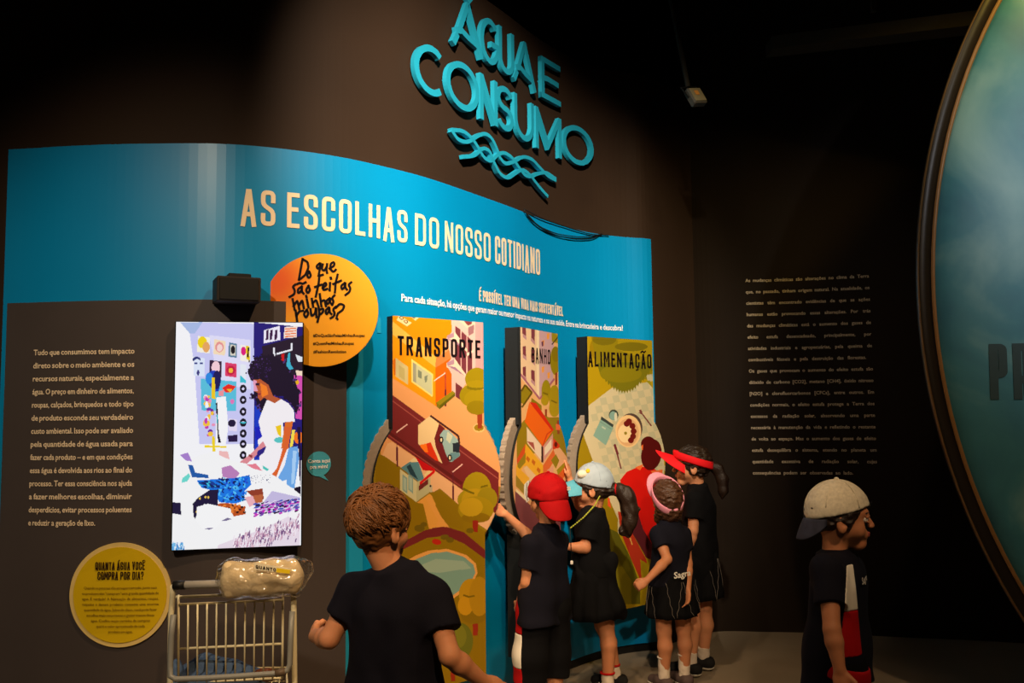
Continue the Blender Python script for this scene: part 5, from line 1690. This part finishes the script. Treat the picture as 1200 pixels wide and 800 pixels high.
        curl = {'relaxed': (.35, .5), 'fist': (1.35, 1.5), 'reach': (.12, .2), 'grip': (.7, .8)}[kind]
        for q, (off, ln) in enumerate(((.021, .052), (.0075, .058), (-.0065, .054), (-.020, .043))):
            base = c + d * .030 * k + t * off * k
            a1 = curl[0] + .04 * q
            d1 = d * math.cos(a1) - nrm * math.sin(a1) + t * off * 1.6
            p1 = base + d1 * ln * .52 * k
            a2 = a1 + curl[1]
            d2 = d * math.cos(a2) - nrm * math.sin(a2) + t * off * .8
            p2 = p1 + d2 * ln * .5 * k
            B.cone(base, p1, .0075 * k, .0068 * k, .005 * k).cone(p1, p2, .0068 * k, .0052 * k, .004 * k)
        tb = c - d * .012 * k + t * .022 * k
        in_ = .9 if kind == 'fist' else .35
        t1 = tb + (t * (.8 - in_ * .4) + d * .75 - nrm * in_ * .6) * .026 * k
        t2 = t1 + (d * .9 + t * (.25 - in_ * .5) - nrm * in_ * .5) * .024 * k
        B.cone(tb, t1, .0105 * k, .0085 * k, .008 * k).cone(t1, t2, .0085 * k, .006 * k, .004 * k)

    # ---- clothes
    def shirt(s, m, hem, sleeve=.62, seed=1, loose=1.0, width=1.0, label=None):
        k = s.s
        S = Solid()
        L, Rr = npv(s.sh[0]), npv(s.sh[1]); mid = (L + Rr) / 2; pel = npv(s.pel); nb = npv(s.neck)
        low = pel + (0, 0, -.08 * k)
        hemclip = ((np.array((0, 0, hem)), np.array((0, 0, -1.0))),)
        for sh in (L, Rr):
            o = (sh - mid) * np.array((1, 1, .2))
            ch = mid + o * .42 - (0, 0, .055 * k)
            S.cone(ch, pel + o * .42 * width + (0, 0, .05 * k), .088 * k, .086 * k * loose, .06 * k, hemclip)
            S.cone(pel + o * .42 * width + (0, 0, .05 * k), low + o * .56 * width, .086 * k * loose, .100 * k * loose, .06 * k, hemclip)
            S.cone(mid + (sh - mid) * .3 + (0, 0, -.004), sh, .052 * k, .047 * k, .04 * k)
            S.cone(nb - (0, 0, .014 * k), mid + (sh - mid) * .6, .050 * k, .048 * k, .03 * k)
        for i in (0, 1):
            a, e = npv(s.sh[i]), npv(s.el[i])
            d = e - a; d /= np.linalg.norm(d)
            end = a + (e - a) * sleeve
            S.cone(a, end + d * .04, .048 * k, .056 * k, .03 * k, ((end, d),))
        nv = s.H(0, -.018, -.055) - nb; nv /= np.linalg.norm(nv)
        nv = nv * .5 + np.array((0, 0, .5)); nv /= np.linalg.norm(nv)
        S.cone(nb - nv * .055 * k, nb + nv * .03 * k, .068 * k, .055 * k, .03 * k, ((nb - nv * .004 * k, nv + npv(s.F) * .12),))
        nz = wave_noise(.0042, 26, seed, (1, 1, .45))
        s.shirt_solid, s.shirt_noise = S, nz
        o = solid_obj('shirt', S.mesh(VX, noise=nz), m, s.root, label)
        # ribbed collar
        cf = npv(s.F)
        return o

    def patch(s, S, nz, name, m, clips, grow=.0025, parent=None, label=None, h=None):
        return solid_obj(name, S.mesh(h or VX, grow=grow, clips=clips, noise=nz, smooth=1), m, parent or s.root, label)

    def shorts(s, m, frac, top, wide=1.0, seed=3, label=None, name='shorts'):
        k = s.s
        S = Solid(); pel = npv(s.pel)
        for i in (0, 1):
            sg = -1 if i == 0 else 1
            hip = pel + npv(s.Rv) * sg * .062 * k - (0, 0, .02 * k)
            kn = npv(s.kn[i]); an = npv(s.an[i])
            e = kn + (kn - hip) * 0
            d = kn - hip; d /= np.linalg.norm(d)
            if frac <= 1:
                end = hip + (kn - hip) * frac
                S.cone(hip, end + d * .05, .086 * k, .083 * k * wide, .03 * k, ((end, d),))
            else:
                S.cone(hip, kn, .086 * k, .076 * k * wide, .03 * k)
                d2 = an - kn; d2 /= np.linalg.norm(d2); end = kn + (an - kn) * (frac - 1)
                S.cone(kn, end + d2 * .05, .076 * k * wide, .072 * k * wide, .03 * k, ((end, d2),))
            S.cone(pel + npv(s.Rv) * sg * .045 * k + (0, 0, .07 * k), hip, .082 * k, .088 * k, .04 * k)
        nz = wave_noise(.004, 24, seed, (1, 1, .4))
        s.shorts_solid, s.shorts_noise = S, nz
        return solid_obj(name, S.mesh(VX, noise=nz, clips=((np.array((0, 0, top)), np.array((0, 0, 1.0))),)), m, s.root, label)

    def skirt(s, m, z0, z1, r0, r1, seed=4, shift=(0, 0, 0), label=None):
        k = s.s
        c = npv(s.pel) + np.array(shift)
        N, Mr = 72, 9
        v, f = [], []
        fx, rx = npv(s.F), npv(s.Rv)
        for j in range(Mr):
            t = j / (Mr - 1)
            z = z0 + (z1 - z0) * t
            r = r0 + (r1 - r0) * t ** .8
            for i in range(N):
                a = 2 * math.pi * i / N
                w_ = 1 + t * .06 * math.sin(a * 9 + seed) + t * .025 * math.sin(a * 17 + 2 * seed)
                p_ = c + (rx * math.cos(a) * r * 1.08 + fx * math.sin(a) * r * .9) * w_
                v.append((p_[0], p_[1], z + t * .008 * math.sin(a * 9 + seed + 1)))
        for j in range(Mr - 1):
            for i in range(N):
                f.append((j * N + i, j * N + (i + 1) % N, (j + 1) * N + (i + 1) % N, (j + 1) * N + i))
        f.append(tuple(range(N - 1, -1, -1)))
        f.append(tuple((Mr - 1) * N + i for i in range(N)))
        s.skirt_v = (v, N, Mr)
        return mesh('skirt', v, f, m, s.root, True, label)

    def shoes(s, m, ms, sock=None, sockh=.1, trim=None):
        k = s.s
        for i in (0, 1):
            f = npv(s.feet[i]); a = npv(s.an[i])
            g = a.copy(); g[2] = 0
            rt = np.cross(f, (0, 0, 1))
            M = np.stack([rt, f, np.array((0, 0, 1.0))], 1)
            S = Solid()
            S.cone(g - f * .028 * k + (0, 0, .05 * k), g + f * .03 * k + (0, 0, .055 * k), .041 * k, .037 * k, .02 * k)
            S.cone(g + f * .03 * k + (0, 0, .05 * k), g + f * .125 * k + (0, 0, .036 * k), .037 * k, .031 * k, .03 * k)
            top = (g + (0, 0, .082 * k), np.array((0, 0, 1.0)))
            sh = solid_obj('shoe', S.mesh(.005, clips=((g + (0, 0, .018), np.array((0, 0, -1.0))), top)), m, s.root)
            solid_obj('sole', S.mesh(.005, grow=.004, clips=((g + (0, 0, .001), np.array((0, 0, -1.0))), (g + (0, 0, .026), np.array((0, 0, 1.0)))), smooth=1), ms, sh, 'pale rubber sole')
            lv = MB()
            for q in range(3):
                b = g + f * (.03 + .022 * q) * k + (0, 0, (.092 - .010 * q) * k)
                lv.tube([b - rt * .018 * k - (0, 0, .006), b, b + rt * .018 * k - (0, 0, .006)], .0025, 5)
            lv.build('laces', ms, sh, True)
            if sock:
                kn = npv(s.kn[i]); d = (kn - a); d /= np.linalg.norm(d)
                e = a + d * sockh * k
                so_ = solid_obj('sock', Solid().cone(a - (0, 0, .03 * k), e + d * .03, .034 * k, .0375 * k, .02, ((e, d),)).mesh(.005, noise=wave_noise(.0015, 90, i)), sock, s.root)
                if trim:
                    MB().tube([e + (rt * math.cos(q) + f * math.sin(q)) * .037 * k for q in np.linspace(0, 6.283, 20, endpoint=False)], .006, 6, True).build('frill', trim, so_, True)

    # ---- hair and headwear, in head coordinates
    def hair(s, m, full=True, low=-.055, seed=5, amp=.004, extra=(), tufts=0, name='hair', grow=(.010, .012, .012)):
        k = s.h; H = s.H
        S = Solid()
        fn = s.HR @ np.array((0, 1, -.55)); fn /= np.linalg.norm(fn)
        bn = s.HR @ np.array((0, .25, -1.0)); bn /= np.linalg.norm(bn)
        S.ell(H(0, -.010, .018), np.array((.072 + grow[0], .088 + grow[1], .082 + grow[2])) * k, s.HR, .02, ((H(0, .048, .02), fn), (H(0, -.06, low), bn)))
        for a, b, ra, rb in extra: S.cone(H(*a), H(*b), ra * k, rb * k, .02 * k)
        o = solid_obj(name, S.mesh(.0048, noise=wave_noise(amp, 120, seed)), m, s.root)
        if tufts:
            rs = np.random.RandomState(seed); mb = MB()
            cx_, cy_ = .012, -.055                    # crown of the head
            for _ in range(tufts):
                th, ph = rs.rand() * 6.283, math.acos(1 - rs.rand() * .98)
                x, y, z = math.sin(ph) * math.cos(th), math.sin(ph) * math.sin(th), math.cos(ph)
                if y > .72 and z < .45: continue
                nrm = np.array((x, y, z))
                p0 = np.array((x * .079, -.01 + y * .097, .018 + z * .094))
                fl = np.array((p0[0] - cx_, p0[1] - cy_, 0)); fl /= np.linalg.norm(fl) + 1e-6
                sw = np.array((-fl[1], fl[0], 0))
                d = fl * .8 + sw * (.45 + .5 * math.sin(9 * x + 7 * y + 5 * z)) + np.array((0, .25, 0)) + rs.normal(size=3) * .42
                d -= nrm * (d @ nrm); d /= np.linalg.norm(d) + 1e-6
                ln = (.036 + .022 * rs.rand()) * (.55 + .45 * max(0, z))
                lift = .16 + .22 * rs.rand() * max(0.15, z)
                p1 = p0 + (d * .5 + nrm * lift) * ln; p2 = p0 + (d * 1.0 + nrm * (lift * .9 - .18)) * ln; p3_ = p0 + (d * 1.4 + nrm * (lift * .3 - .42)) * ln
                w_ = .0021 + .0016 * rs.rand()
                mb.tube([H(*p0), H(*p1), H(*p2), H(*p3_)], [w_ * k, w_ * k, w_ * .7 * k, .0008 * k], 5)
            mb.build('hair_tufts', m, o, True)['kind'] = 'stuff'
        return o

    def brim(s, m, parent, sgn, z0, length, droop, half=62, name='brim', tilt=0.0, r0=(.088, .104), curl=.035):
        k = s.h
        n, q = 26, 7
        v, f = [], []
        for lay in (0, -.0045):
            for i in range(n + 1):
                a = math.radians(-half + 2 * half * i / n)
                ca = math.cos(a)
                for j in range(q + 1):
                    t = j / q
                    ext = length * max(0.02, 1 - abs(a / math.radians(half)) ** 2.6) * t
                    x = math.sin(a) * (r0[0] + ext * .45)
                    y = ca * r0[1] + ext
                    z = z0 - droop * ext / length * (.6 + .4 * t) + lay - curl * (math.sin(a) ** 2) * (.4 + .6 * t) + tilt * y
                    v.append(s.H(x, sgn * y - .008, z))
        R_ = q + 1; T_ = (n + 1) * R_
        for i in range(n):
            for j in range(q):
                a = i * R_ + j
                f.append((a, a + 1, a + R_ + 1, a + R_)); f.append((T_ + a, T_ + a + R_, T_ + a + R_ + 1, T_ + a + 1))
            a = i * R_ + q
            f.append((a, T_ + a, T_ + a + R_, a + R_)); a = i * R_
            f.append((a, a + R_, T_ + a + R_, T_ + a))
        for a, b in ((0, 0), (n * R_, 0)):
            for j in range(q): f.append((a + j, T_ + a + j, T_ + a + j + 1, a + j + 1))
        return mesh(name, v, f, m, parent, True)

    def cap(s, m, mb_, sgn=1, z=.030, length=.068, droop=.02, tall=.0, tilt=.0, puff=0, label=None, curl=.035):
        k = s.h
        cn = s.HR @ np.array((0, tilt, -1.0)); cn /= np.linalg.norm(cn)
        S = Solid()
        S.ell(s.H(0, -.008, .020), np.array((.089 + puff, .104 + puff, .098 + tall)) * k, s.HR, .02, ((s.H(0, -.008, z), cn),))
        c = solid_obj('cap', S.mesh(.005, noise=wave_noise(.0012 + puff * .3, 60, 2)), m, s.root, label)
        solid_obj('cap_button', Solid().ell(s.H(0, -.008, .121 + tall), np.array((.008, .008, .005)) * k, s.HR).mesh(.002), m, c)
        s.brim(mb_, c, sgn, z + .006, length, droop, tilt=tilt * sgn, curl=curl)
        mbs = MB()
        for q in range(3):
            a = math.radians(q * 60 + 30)
            arcp = [s.H(math.cos(a) * (.0895 + puff) * math.cos(t), math.sin(a) * (.1045 + puff) * math.cos(t) - .008, .020 + (.0985 + tall) * math.sin(t)) for t in np.linspace(.16, math.pi - .16, 24)]
            mbs.tube(arcp, .0014 * k, 4)
        mbs.build('cap_seam', m, c, True)
        return c

    def visor(s, m, z=.030, length=.075, droop=.012, h=.038, tilt=.0, half=66, curl=.035):
        k = s.h
        N = 60; v, f = [], []
        prof = [(0, 0), (.004, .2 * h), (.004, .8 * h), (0, h), (-.004, .9 * h), (-.004, .1 * h)]
        for i in range(N):
            a = 2 * math.pi * i / N
            for o, zz in prof:
                yy = math.sin(a) * (.102 + o) - .008
                v.append(s.H(math.cos(a) * (.087 + o), yy, z + zz + tilt * yy))
        for i in range(N):
            j = (i + 1) % N
            for q in range(6):
                f.append((i * 6 + q, j * 6 + q, j * 6 + (q + 1) % 6, i * 6 + (q + 1) % 6))
        o = mesh('visor', v, f, m, s.root, True)
        s.brim(m, o, 1, z + .008, length, droop, half=half, tilt=tilt, curl=curl)
        return o


def surf_text(kid, name, text, centre, right, up_, size, m, parent, out, wd=None):
    """small flat print floating a few millimetres on the cloth"""
    g = word_geo(text, .02)
    mb = MB()
    c, r, u_, o = Vector(centre), Vector(right).normalized(), Vector(up_).normalized(), Vector(out)
    W = g[2] * size
    mb.add([c + r * (p_[0] * size - W / 2) + u_ * (p_[1] * size) + o * (-(p_[0] * size - W / 2) ** 2 * 2.2) for p_ in g[0]], g[1])
    return mb.build(name, m, parent)


# ---- boy in the foreground, seen from behind
k1 = Kid('person', 'boy in navy T-shirt with tousled light brown hair seen from behind, nearest the camera', 2.8, (.28, .96), (.62, .76, .06), 1.08,
         (446, 617), (462, 667), [(418, 691, 2.83), (507, 698, 2.75)], [(386, 748, 2.80), (527, 768, 2.68)], [(369, 745, 2.94), (566, 798, 2.75)],
         (463, 846, 2.80), [(440, 962, 2.84), (488, 962, 2.80)], [(438, 1050, 2.84), (490, 1050, 2.80)], 0, M_skin, hs=.95,
         hand=(('fist', (-.25, 1, .1), (-.9, -.2, .3)), ('relaxed', (.8, .25, -.5), (.4, -.9, .3))))
k1.shirt(M_navy, .64, .60, seed=11, loose=1.02)
k1.shorts(M_blackcloth, .95, .80, wide=1.15)
k1.shoes(M_shoe, M_sole, M_sock, .11)
k1.hair(M_hair_l, low=-.078, amp=.003, seed=8, tufts=3600, grow=(.006, .008, .010))

# ---- boy in the red cap worn backwards
k2 = Kid('person', 'boy in red backwards cap and long black shorts reaching for the TRANSPORTE wheel', 4.6, (-.6, .8), (-.5, .86, .05), 1.0,
         (641, 584, 4.6), (640, 617, 4.6), [(622, 638, 4.5), (655, 634, 4.70)], [(617, 682, 4.5), (626, 634, 4.84)], [(609, 706, 4.60), (592, 602, 4.76)],
         (638, 706, 4.6), [(622, 768, 4.55), (648, 765, 4.66)], [(621, 832, 4.6), (650, 828, 4.68)], 0, M_skin,
         hand=('relaxed', ('reach', (-.9, -.35, .45), (.1, -.8, .5), (0, 0, 1))))
k2.shirt(M_navy, .56, .62, seed=21, width=1.05)
k2.shorts(M_blackcloth, 1.36, .70, wide=1.12)
lf = np.array((-.97, .24, 0))
fw = npv(k2.F)
for nm, m_, z0, z1 in (('side_stripe', M_whitecloth, .36, .52), ('side_stripe', M_redcloth, .27, .36), ('side_stripe', M_redcloth, .52, .70)):
    k2.patch(k2.shorts_solid, k2.shorts_noise, nm, m_, ((np.array((0, 0, z1)), np.array((0, 0, 1.0))), (np.array((0, 0, z0)), np.array((0, 0, -1.0))),
             (npv(k2.pel) + lf * .088, -lf), (npv(k2.pel) - fw * .10, -fw), (npv(k2.pel) + fw * .12, fw)), .003, label='red stripe' if m_ is M_redcloth else 'white stripe')
k2.shoes(M_shoe, M_sole, M_bluesock, .22)
k2.hair(M_hair_b, low=-.03)
c2 = k2.cap(M_redcap, M_redcap, -1, z=.002, length=.038, droop=.086, tall=.004, puff=.003)
bp_ = k2.H(.045, -.102, .052)
bo = Vector(k2.HR @ np.array((.35, -1, .1)))
for dz, tt in ((0, 'III'),):
    pass
lg = MB()
br, bu = Vector(k2.HR @ np.array((1, .42, 0))).normalized(), Vector(k2.HR @ np.array((0, .25, 1))).normalized()
for x, y, w_, h_ in ((-.012, .010, .022, .004), (-.010, .004, .006, .005), (.002, .004, .008, .005), (-.012, -.004, .006, .006), (.004, -.004, .006, .006), (-.003, -.001, .005, .003)):
    q0 = Vector(bp_) + bo * .011 + br * x + bu * y
    lg.prism([q0, q0 + br * w_, q0 + br * w_ + bu * h_, q0 + bu * h_], bo * .002, -bo * .004)
lg.build('cap_emblem', M_whiteprint, c2)

# ---- girl with the ponytail
k3 = Kid('person', 'girl in pale cap with teal brim and long dark ponytail reaching up to a panel', 5.2, (-.9, .43), (-.95, .30, -.06), 1.02,
         (695, 571, 5.2), (695, 597, 5.2), [(690, 611, 5.11), (697, 607, 5.30)], [(686, 642, 5.08), (679, 592, 5.38)], [(663, 640, 5.06), (668, 562, 5.41)],
         (697, 674, 5.2), [(710, 730, 5.16), (706, 732, 5.30)], [(712, 784, 5.16), (722, 786, 5.34)], 0, M_skin_d,
         hand=('relaxed', ('reach', (-.12, .1, 1), (.9, -.4, 0), (-.5, -.9, 0))), girl=True)
k3.shirt(M_blackcloth, .70, .66, seed=31)
k3.shorts(M_blackcloth, .55, .80)
k3.skirt(M_blackcloth, .80, .46, .105, .175, seed=2, shift=(-.005, -.01, 0), label='black jacket skirt around the waist')
S = Solid()
jb = npv(k3.pel)
S.cone(jb + (.04, -.08, .10), jb + (.10, -.09, -.16), .05, .055, .03).cone(jb + (.10, -.09, -.16), jb + (.15, -.06, -.19), .05, .035, .03).cone(jb + (-.10, -.04, .09), jb + (.09, -.06, .10), .05, .05, .03).cone(jb + (-.07, -.09, .02), jb + (-.06, -.10, -.13), .045, .05, .03)
solid_obj('tied_jacket', S.mesh(.006, noise=wave_noise(.008, 30, 12)), M_blackcloth, k3.root, 'black jacket tied around the waist')
k3.shoes(M_shoe, M_sole, M_sock, .07, M_redcloth)
k3.hair(M_hair_b, low=-.06, extra=[((0, -.09, -.01), (.0, -.12, -.02), .03, .028)])
pony = [(0, -.11, -.015), (0, -.150, -.020), (0, -.178, -.060), (.005, -.186, -.12), (0, -.176, -.18), (.004, -.150, -.225), (0, -.160, -.26)]
S = Solid().chain([k3.H(*q) for q in pony], [.022, .036, .046, .048, .042, .030, .010], .02)
po = solid_obj('ponytail', S.mesh(.0048, noise=wave_noise(.007, 75, 14, (1, 1, .3))), M_hair_b, k3.root)
MB().tube([k3.H(.024 * math.cos(t), -.122, -.015 + .024 * math.sin(t)) for t in np.linspace(0, 6.283, 16, endpoint=False)], .008, 6, True).build('hair_tie', M_redcloth, po, True)
c3 = k3.cap(M_whitecap, M_tealbrim, 1, z=.014, length=.120, droop=.090, tall=.010, puff=.0, tilt=.26, curl=.075)
for (y, z_), m_ in (((.035, .075), M_speck), ((.005, .088), mat('yellow_print', (222, 186, 40), rough=.8))):
    pc = k3.H(-.070 if y > .02 else -.062, y, z_)
    solid_obj('cap_print', Solid().ell(pc, np.array((.022, .030, .024)) if y > .02 else np.array((.02, .014, .016)), k3.HR).mesh(.004), m_, c3)
la_ = MB()
q0 = [at(704, 579, 5.13), at(697, 592, 5.08), at(684, 606, 5.035), at(668, 619, 5.03)]
P0 = [Vector(a) for a in q0]
for i in range(3):
    n = 7
    for j in range(n):
        a, b = P0[i].lerp(P0[i + 1], j / n), P0[i].lerp(P0[i + 1], (j + .8) / n)
        la_.tube([a, b], .0042, 5)
lan = la_.build('lanyard', mat('lime_yellow_cord', (170, 176, 60), rough=.7, noise=.4, scale=60), k3.root, True, 'lime beaded lanyard')
MB().tube([P0[3], at(670, 656, 5.03)], .0022, 5).build('cord', M_black, lan, True)
MB().bbox(tuple(at(670, 659, 5.03)), (.016, .008, .022), .003).build('pendant', M_whiteprint, lan)

# ---- girl with the pink visor
k4 = Kid('person', 'girl with pink visor and long brown hair seen from behind in plaid skirt', 5.28, (-.42, .9), (-.32, .80, .50), .95,
         (781, 583, 5.28), (785, 609, 5.30), [(770, 626, 5.23), (801, 625, 5.33)], [(782, 655, 5.14), (806, 660, 5.28)], [(758, 680, 5.06), (806, 690, 5.22)],
         (787, 686, 5.30), [(778, 738, 5.28), (801, 737, 5.34)], [(778, 787, 5.30), (802, 787, 5.36)], 0, M_skin_d, hu=(0, -.5, 1),
         hand=(('fist', (-.85, -.2, -.45), (-.3, -.9, .2)), 'relaxed'), girl=True)
sh4 = k4.shirt(M_navy, .62, .55, seed=41)
k4.shorts(M_blackcloth, .5, .7)
k4.skirt(M_blackcloth, .665, .435, .118, .150, seed=5, label='black plaid skirt')
k4.shoes(mat('grey_pink_canvas', (92, 76, 74), rough=.8), M_sole, M_sock, .13, M_whitecloth)
k4.hair(M_hair_m, low=-.07, amp=.004, extra=[((.0, -.06, -.04), (.0, -.045, -.135), .062, .050), ((-.04, -.04, -.04), (-.045, -.02, -.12), .04, .03), ((.04, -.04, -.04), (.045, -.02, -.12), .04, .03)])
k4.visor(M_pink, z=.004, h=.046, length=.06, tilt=.42)

# ---- girl with the red visor
k5 = Kid('person', 'girl with bright red visor and dark ponytail in profile, behind the pink visor girl', 5.62, (-.85, .5), (-.97, .22, -.02), 1.06,
         (811, 545, 5.62), (817, 569, 5.63), [(814, 585, 5.54), (824, 582, 5.72)], [(812, 622, 5.50), (822, 620, 5.74)], [(806, 648, 5.52), (812, 650, 5.76)],
         (820, 656, 5.63), [(811, 712, 5.56), (825, 712, 5.66)], [(809, 765, 5.56), (824, 765, 5.69)], 0, M_skin, girl=True)
k5.shirt(M_blackcloth, .66, .60, seed=51)
k5.shorts(M_blackcloth, .5, .78)
k5.skirt(M_blackcloth, .74, .47, .118, .155, seed=3, label='black plaid skirt')
k5.shoes(M_shoe, M_sole, M_sock, .07)
k5.hair(M_hair_b, low=-.06)
S = Solid().chain([k5.H(*q) for q in ((0, -.09, -.005), (0, -.135, -.02), (0, -.160, -.075), (0, -.155, -.14), (0, -.15, -.18))], [.022, .032, .034, .026, .008], .02)
solid_obj('ponytail', S.mesh(.005, noise=wave_noise(.006, 75, 15, (1, 1, .3))), M_hair_b, k5.root)
v5 = k5.visor(M_redvisor, z=.012, h=.042, length=.095, droop=.0, tilt=.34, curl=.085)
for kid_, z0, z1 in ((k4, 0, 1), (k5, 0, 1)):
    v, N, Mr = kid_.skirt_v
    pl_ = MB()
    c0 = npv(kid_.pel)
    for st in range(0, N, 9):
        for dr in (-1, 1):
            pts = []
            for j in range(1, Mr):
                p_ = np.array(v[j * N + (st + dr * j // 2) % N])
                o_ = p_ - c0; o_[2] = 0; o_ /= np.linalg.norm(o_)
                pts.append(p_ + o_ * .003)
            if dr == 1 or st % 18 == 0: pl_.tube(pts, .0009, 4)
    pl_.build('plaid_lines', M_plaid, [c for c in kid_.root.children if c.name.startswith('skirt')][0], True)['kind'] = 'stuff'
# chain line at the neck
MB().tube([npv(k5.neck) + (.05 * math.cos(t), .05 * math.sin(t), .008) for t in np.linspace(0, 6.283, 20, endpoint=False)], .002, 5, True).build('necklace', M_whiteprint, k5.root, True)
cb = Vector(npv(k4.pel)) + Vector((.045, -.120, .085))
surf_text(k4, 'shirt_lettering', 'Sagra', at(800, 676, 5.150), (.95, .28, .12), (0, 0, 1), .050, M_whiteprint, sh4, (0, -1, 0))

# ---- boy at the right in the white cap
k6 = Kid('person', 'boy in speckled white backwards cap walking right in front of the black wall', 3.4, (.93, -.30), (.98, -.12, -.02), 1.05,
         (984, 605, 3.4), (978, 651, 3.4), [(970, 668, 3.29), (994, 666, 3.50)], [(975, 738, 3.20), (998, 740, 3.52)], [(984, 784, 3.16), (1006, 790, 3.52)],
         (982, 772, 3.4), [(980, 866, 3.34), (992, 864, 3.46)], [(968, 950, 3.34), (1004, 950, 3.46)], 0, M_skin_d)
sh6 = k6.shirt(M_navy, .60, .60, seed=61, loose=1.04)
k6.shorts(M_blackcloth, .98, .75, wide=1.1)
rv, fv = npv(k6.Rv), npv(k6.F)
for nm, m_, z0, z1, lab in (('side_panel', M_whitecloth, .895, 1.05, 'white mesh side panel'), ('side_panel', M_redcloth, .735, .895, 'dark red side panel')):
    p6 = npv(k6.pel)
    k6.patch(k6.shirt_solid, k6.shirt_noise, nm, m_, ((np.array((0, 0, z1)), np.array((0, 0, 1.0))), (np.array((0, 0, z0)), np.array((0, 0, -1.0))),
             (p6 + rv * .03, -rv), (p6 - fv * .005, -fv + np.array((0, 0, .12))), (p6 + fv * .082, fv + np.array((0, 0, .05)))), .003, sh6, lab)
k6.patch(k6.shorts_solid, k6.shorts_noise, 'waist_stripe', M_redcloth, ((np.array((0, 0, .665)), np.array((.25, -.1, 1.0))), (np.array((0, 0, .615)), np.array((-.25, .1, -1.0)))), .006, label='red stripe')
k6.shoes(M_shoe, M_sole, M_sock, .1)
k6.hair(M_hair_b, low=-.045, extra=[((.066, .015, .01), (.070, .012, -.02), .012, .008), ((-.066, .015, .01), (-.070, .012, -.02), .012, .008)])
c6 = k6.cap(M_speck, mat('dark_blue_brim', (50, 52, 70), rough=.8, noise=.5, scale=30), -1, z=.016, length=.026, droop=.060, tall=.002, tilt=.26)
S = Solid().ell(k6.H(0, .06, .055), np.array((.05, .048, .045)) * 1.05, k6.HR)
solid_obj('cap_strap', S.mesh(.005, clips=((k6.H(0, .083, 0), k6.HR @ np.array((0, -1.0, .35))),)), M_shoe, c6, 'black strap gap')
lo6 = at(1013, 680, 3.30)
surf_text(k6, 'shirt_lettering', 'Sagra', at(1014, 682, 3.315), (.55, .83, .1), (-.1, -.1, 1), .036, M_whiteprint, sh6, (.3, -.9, 0))
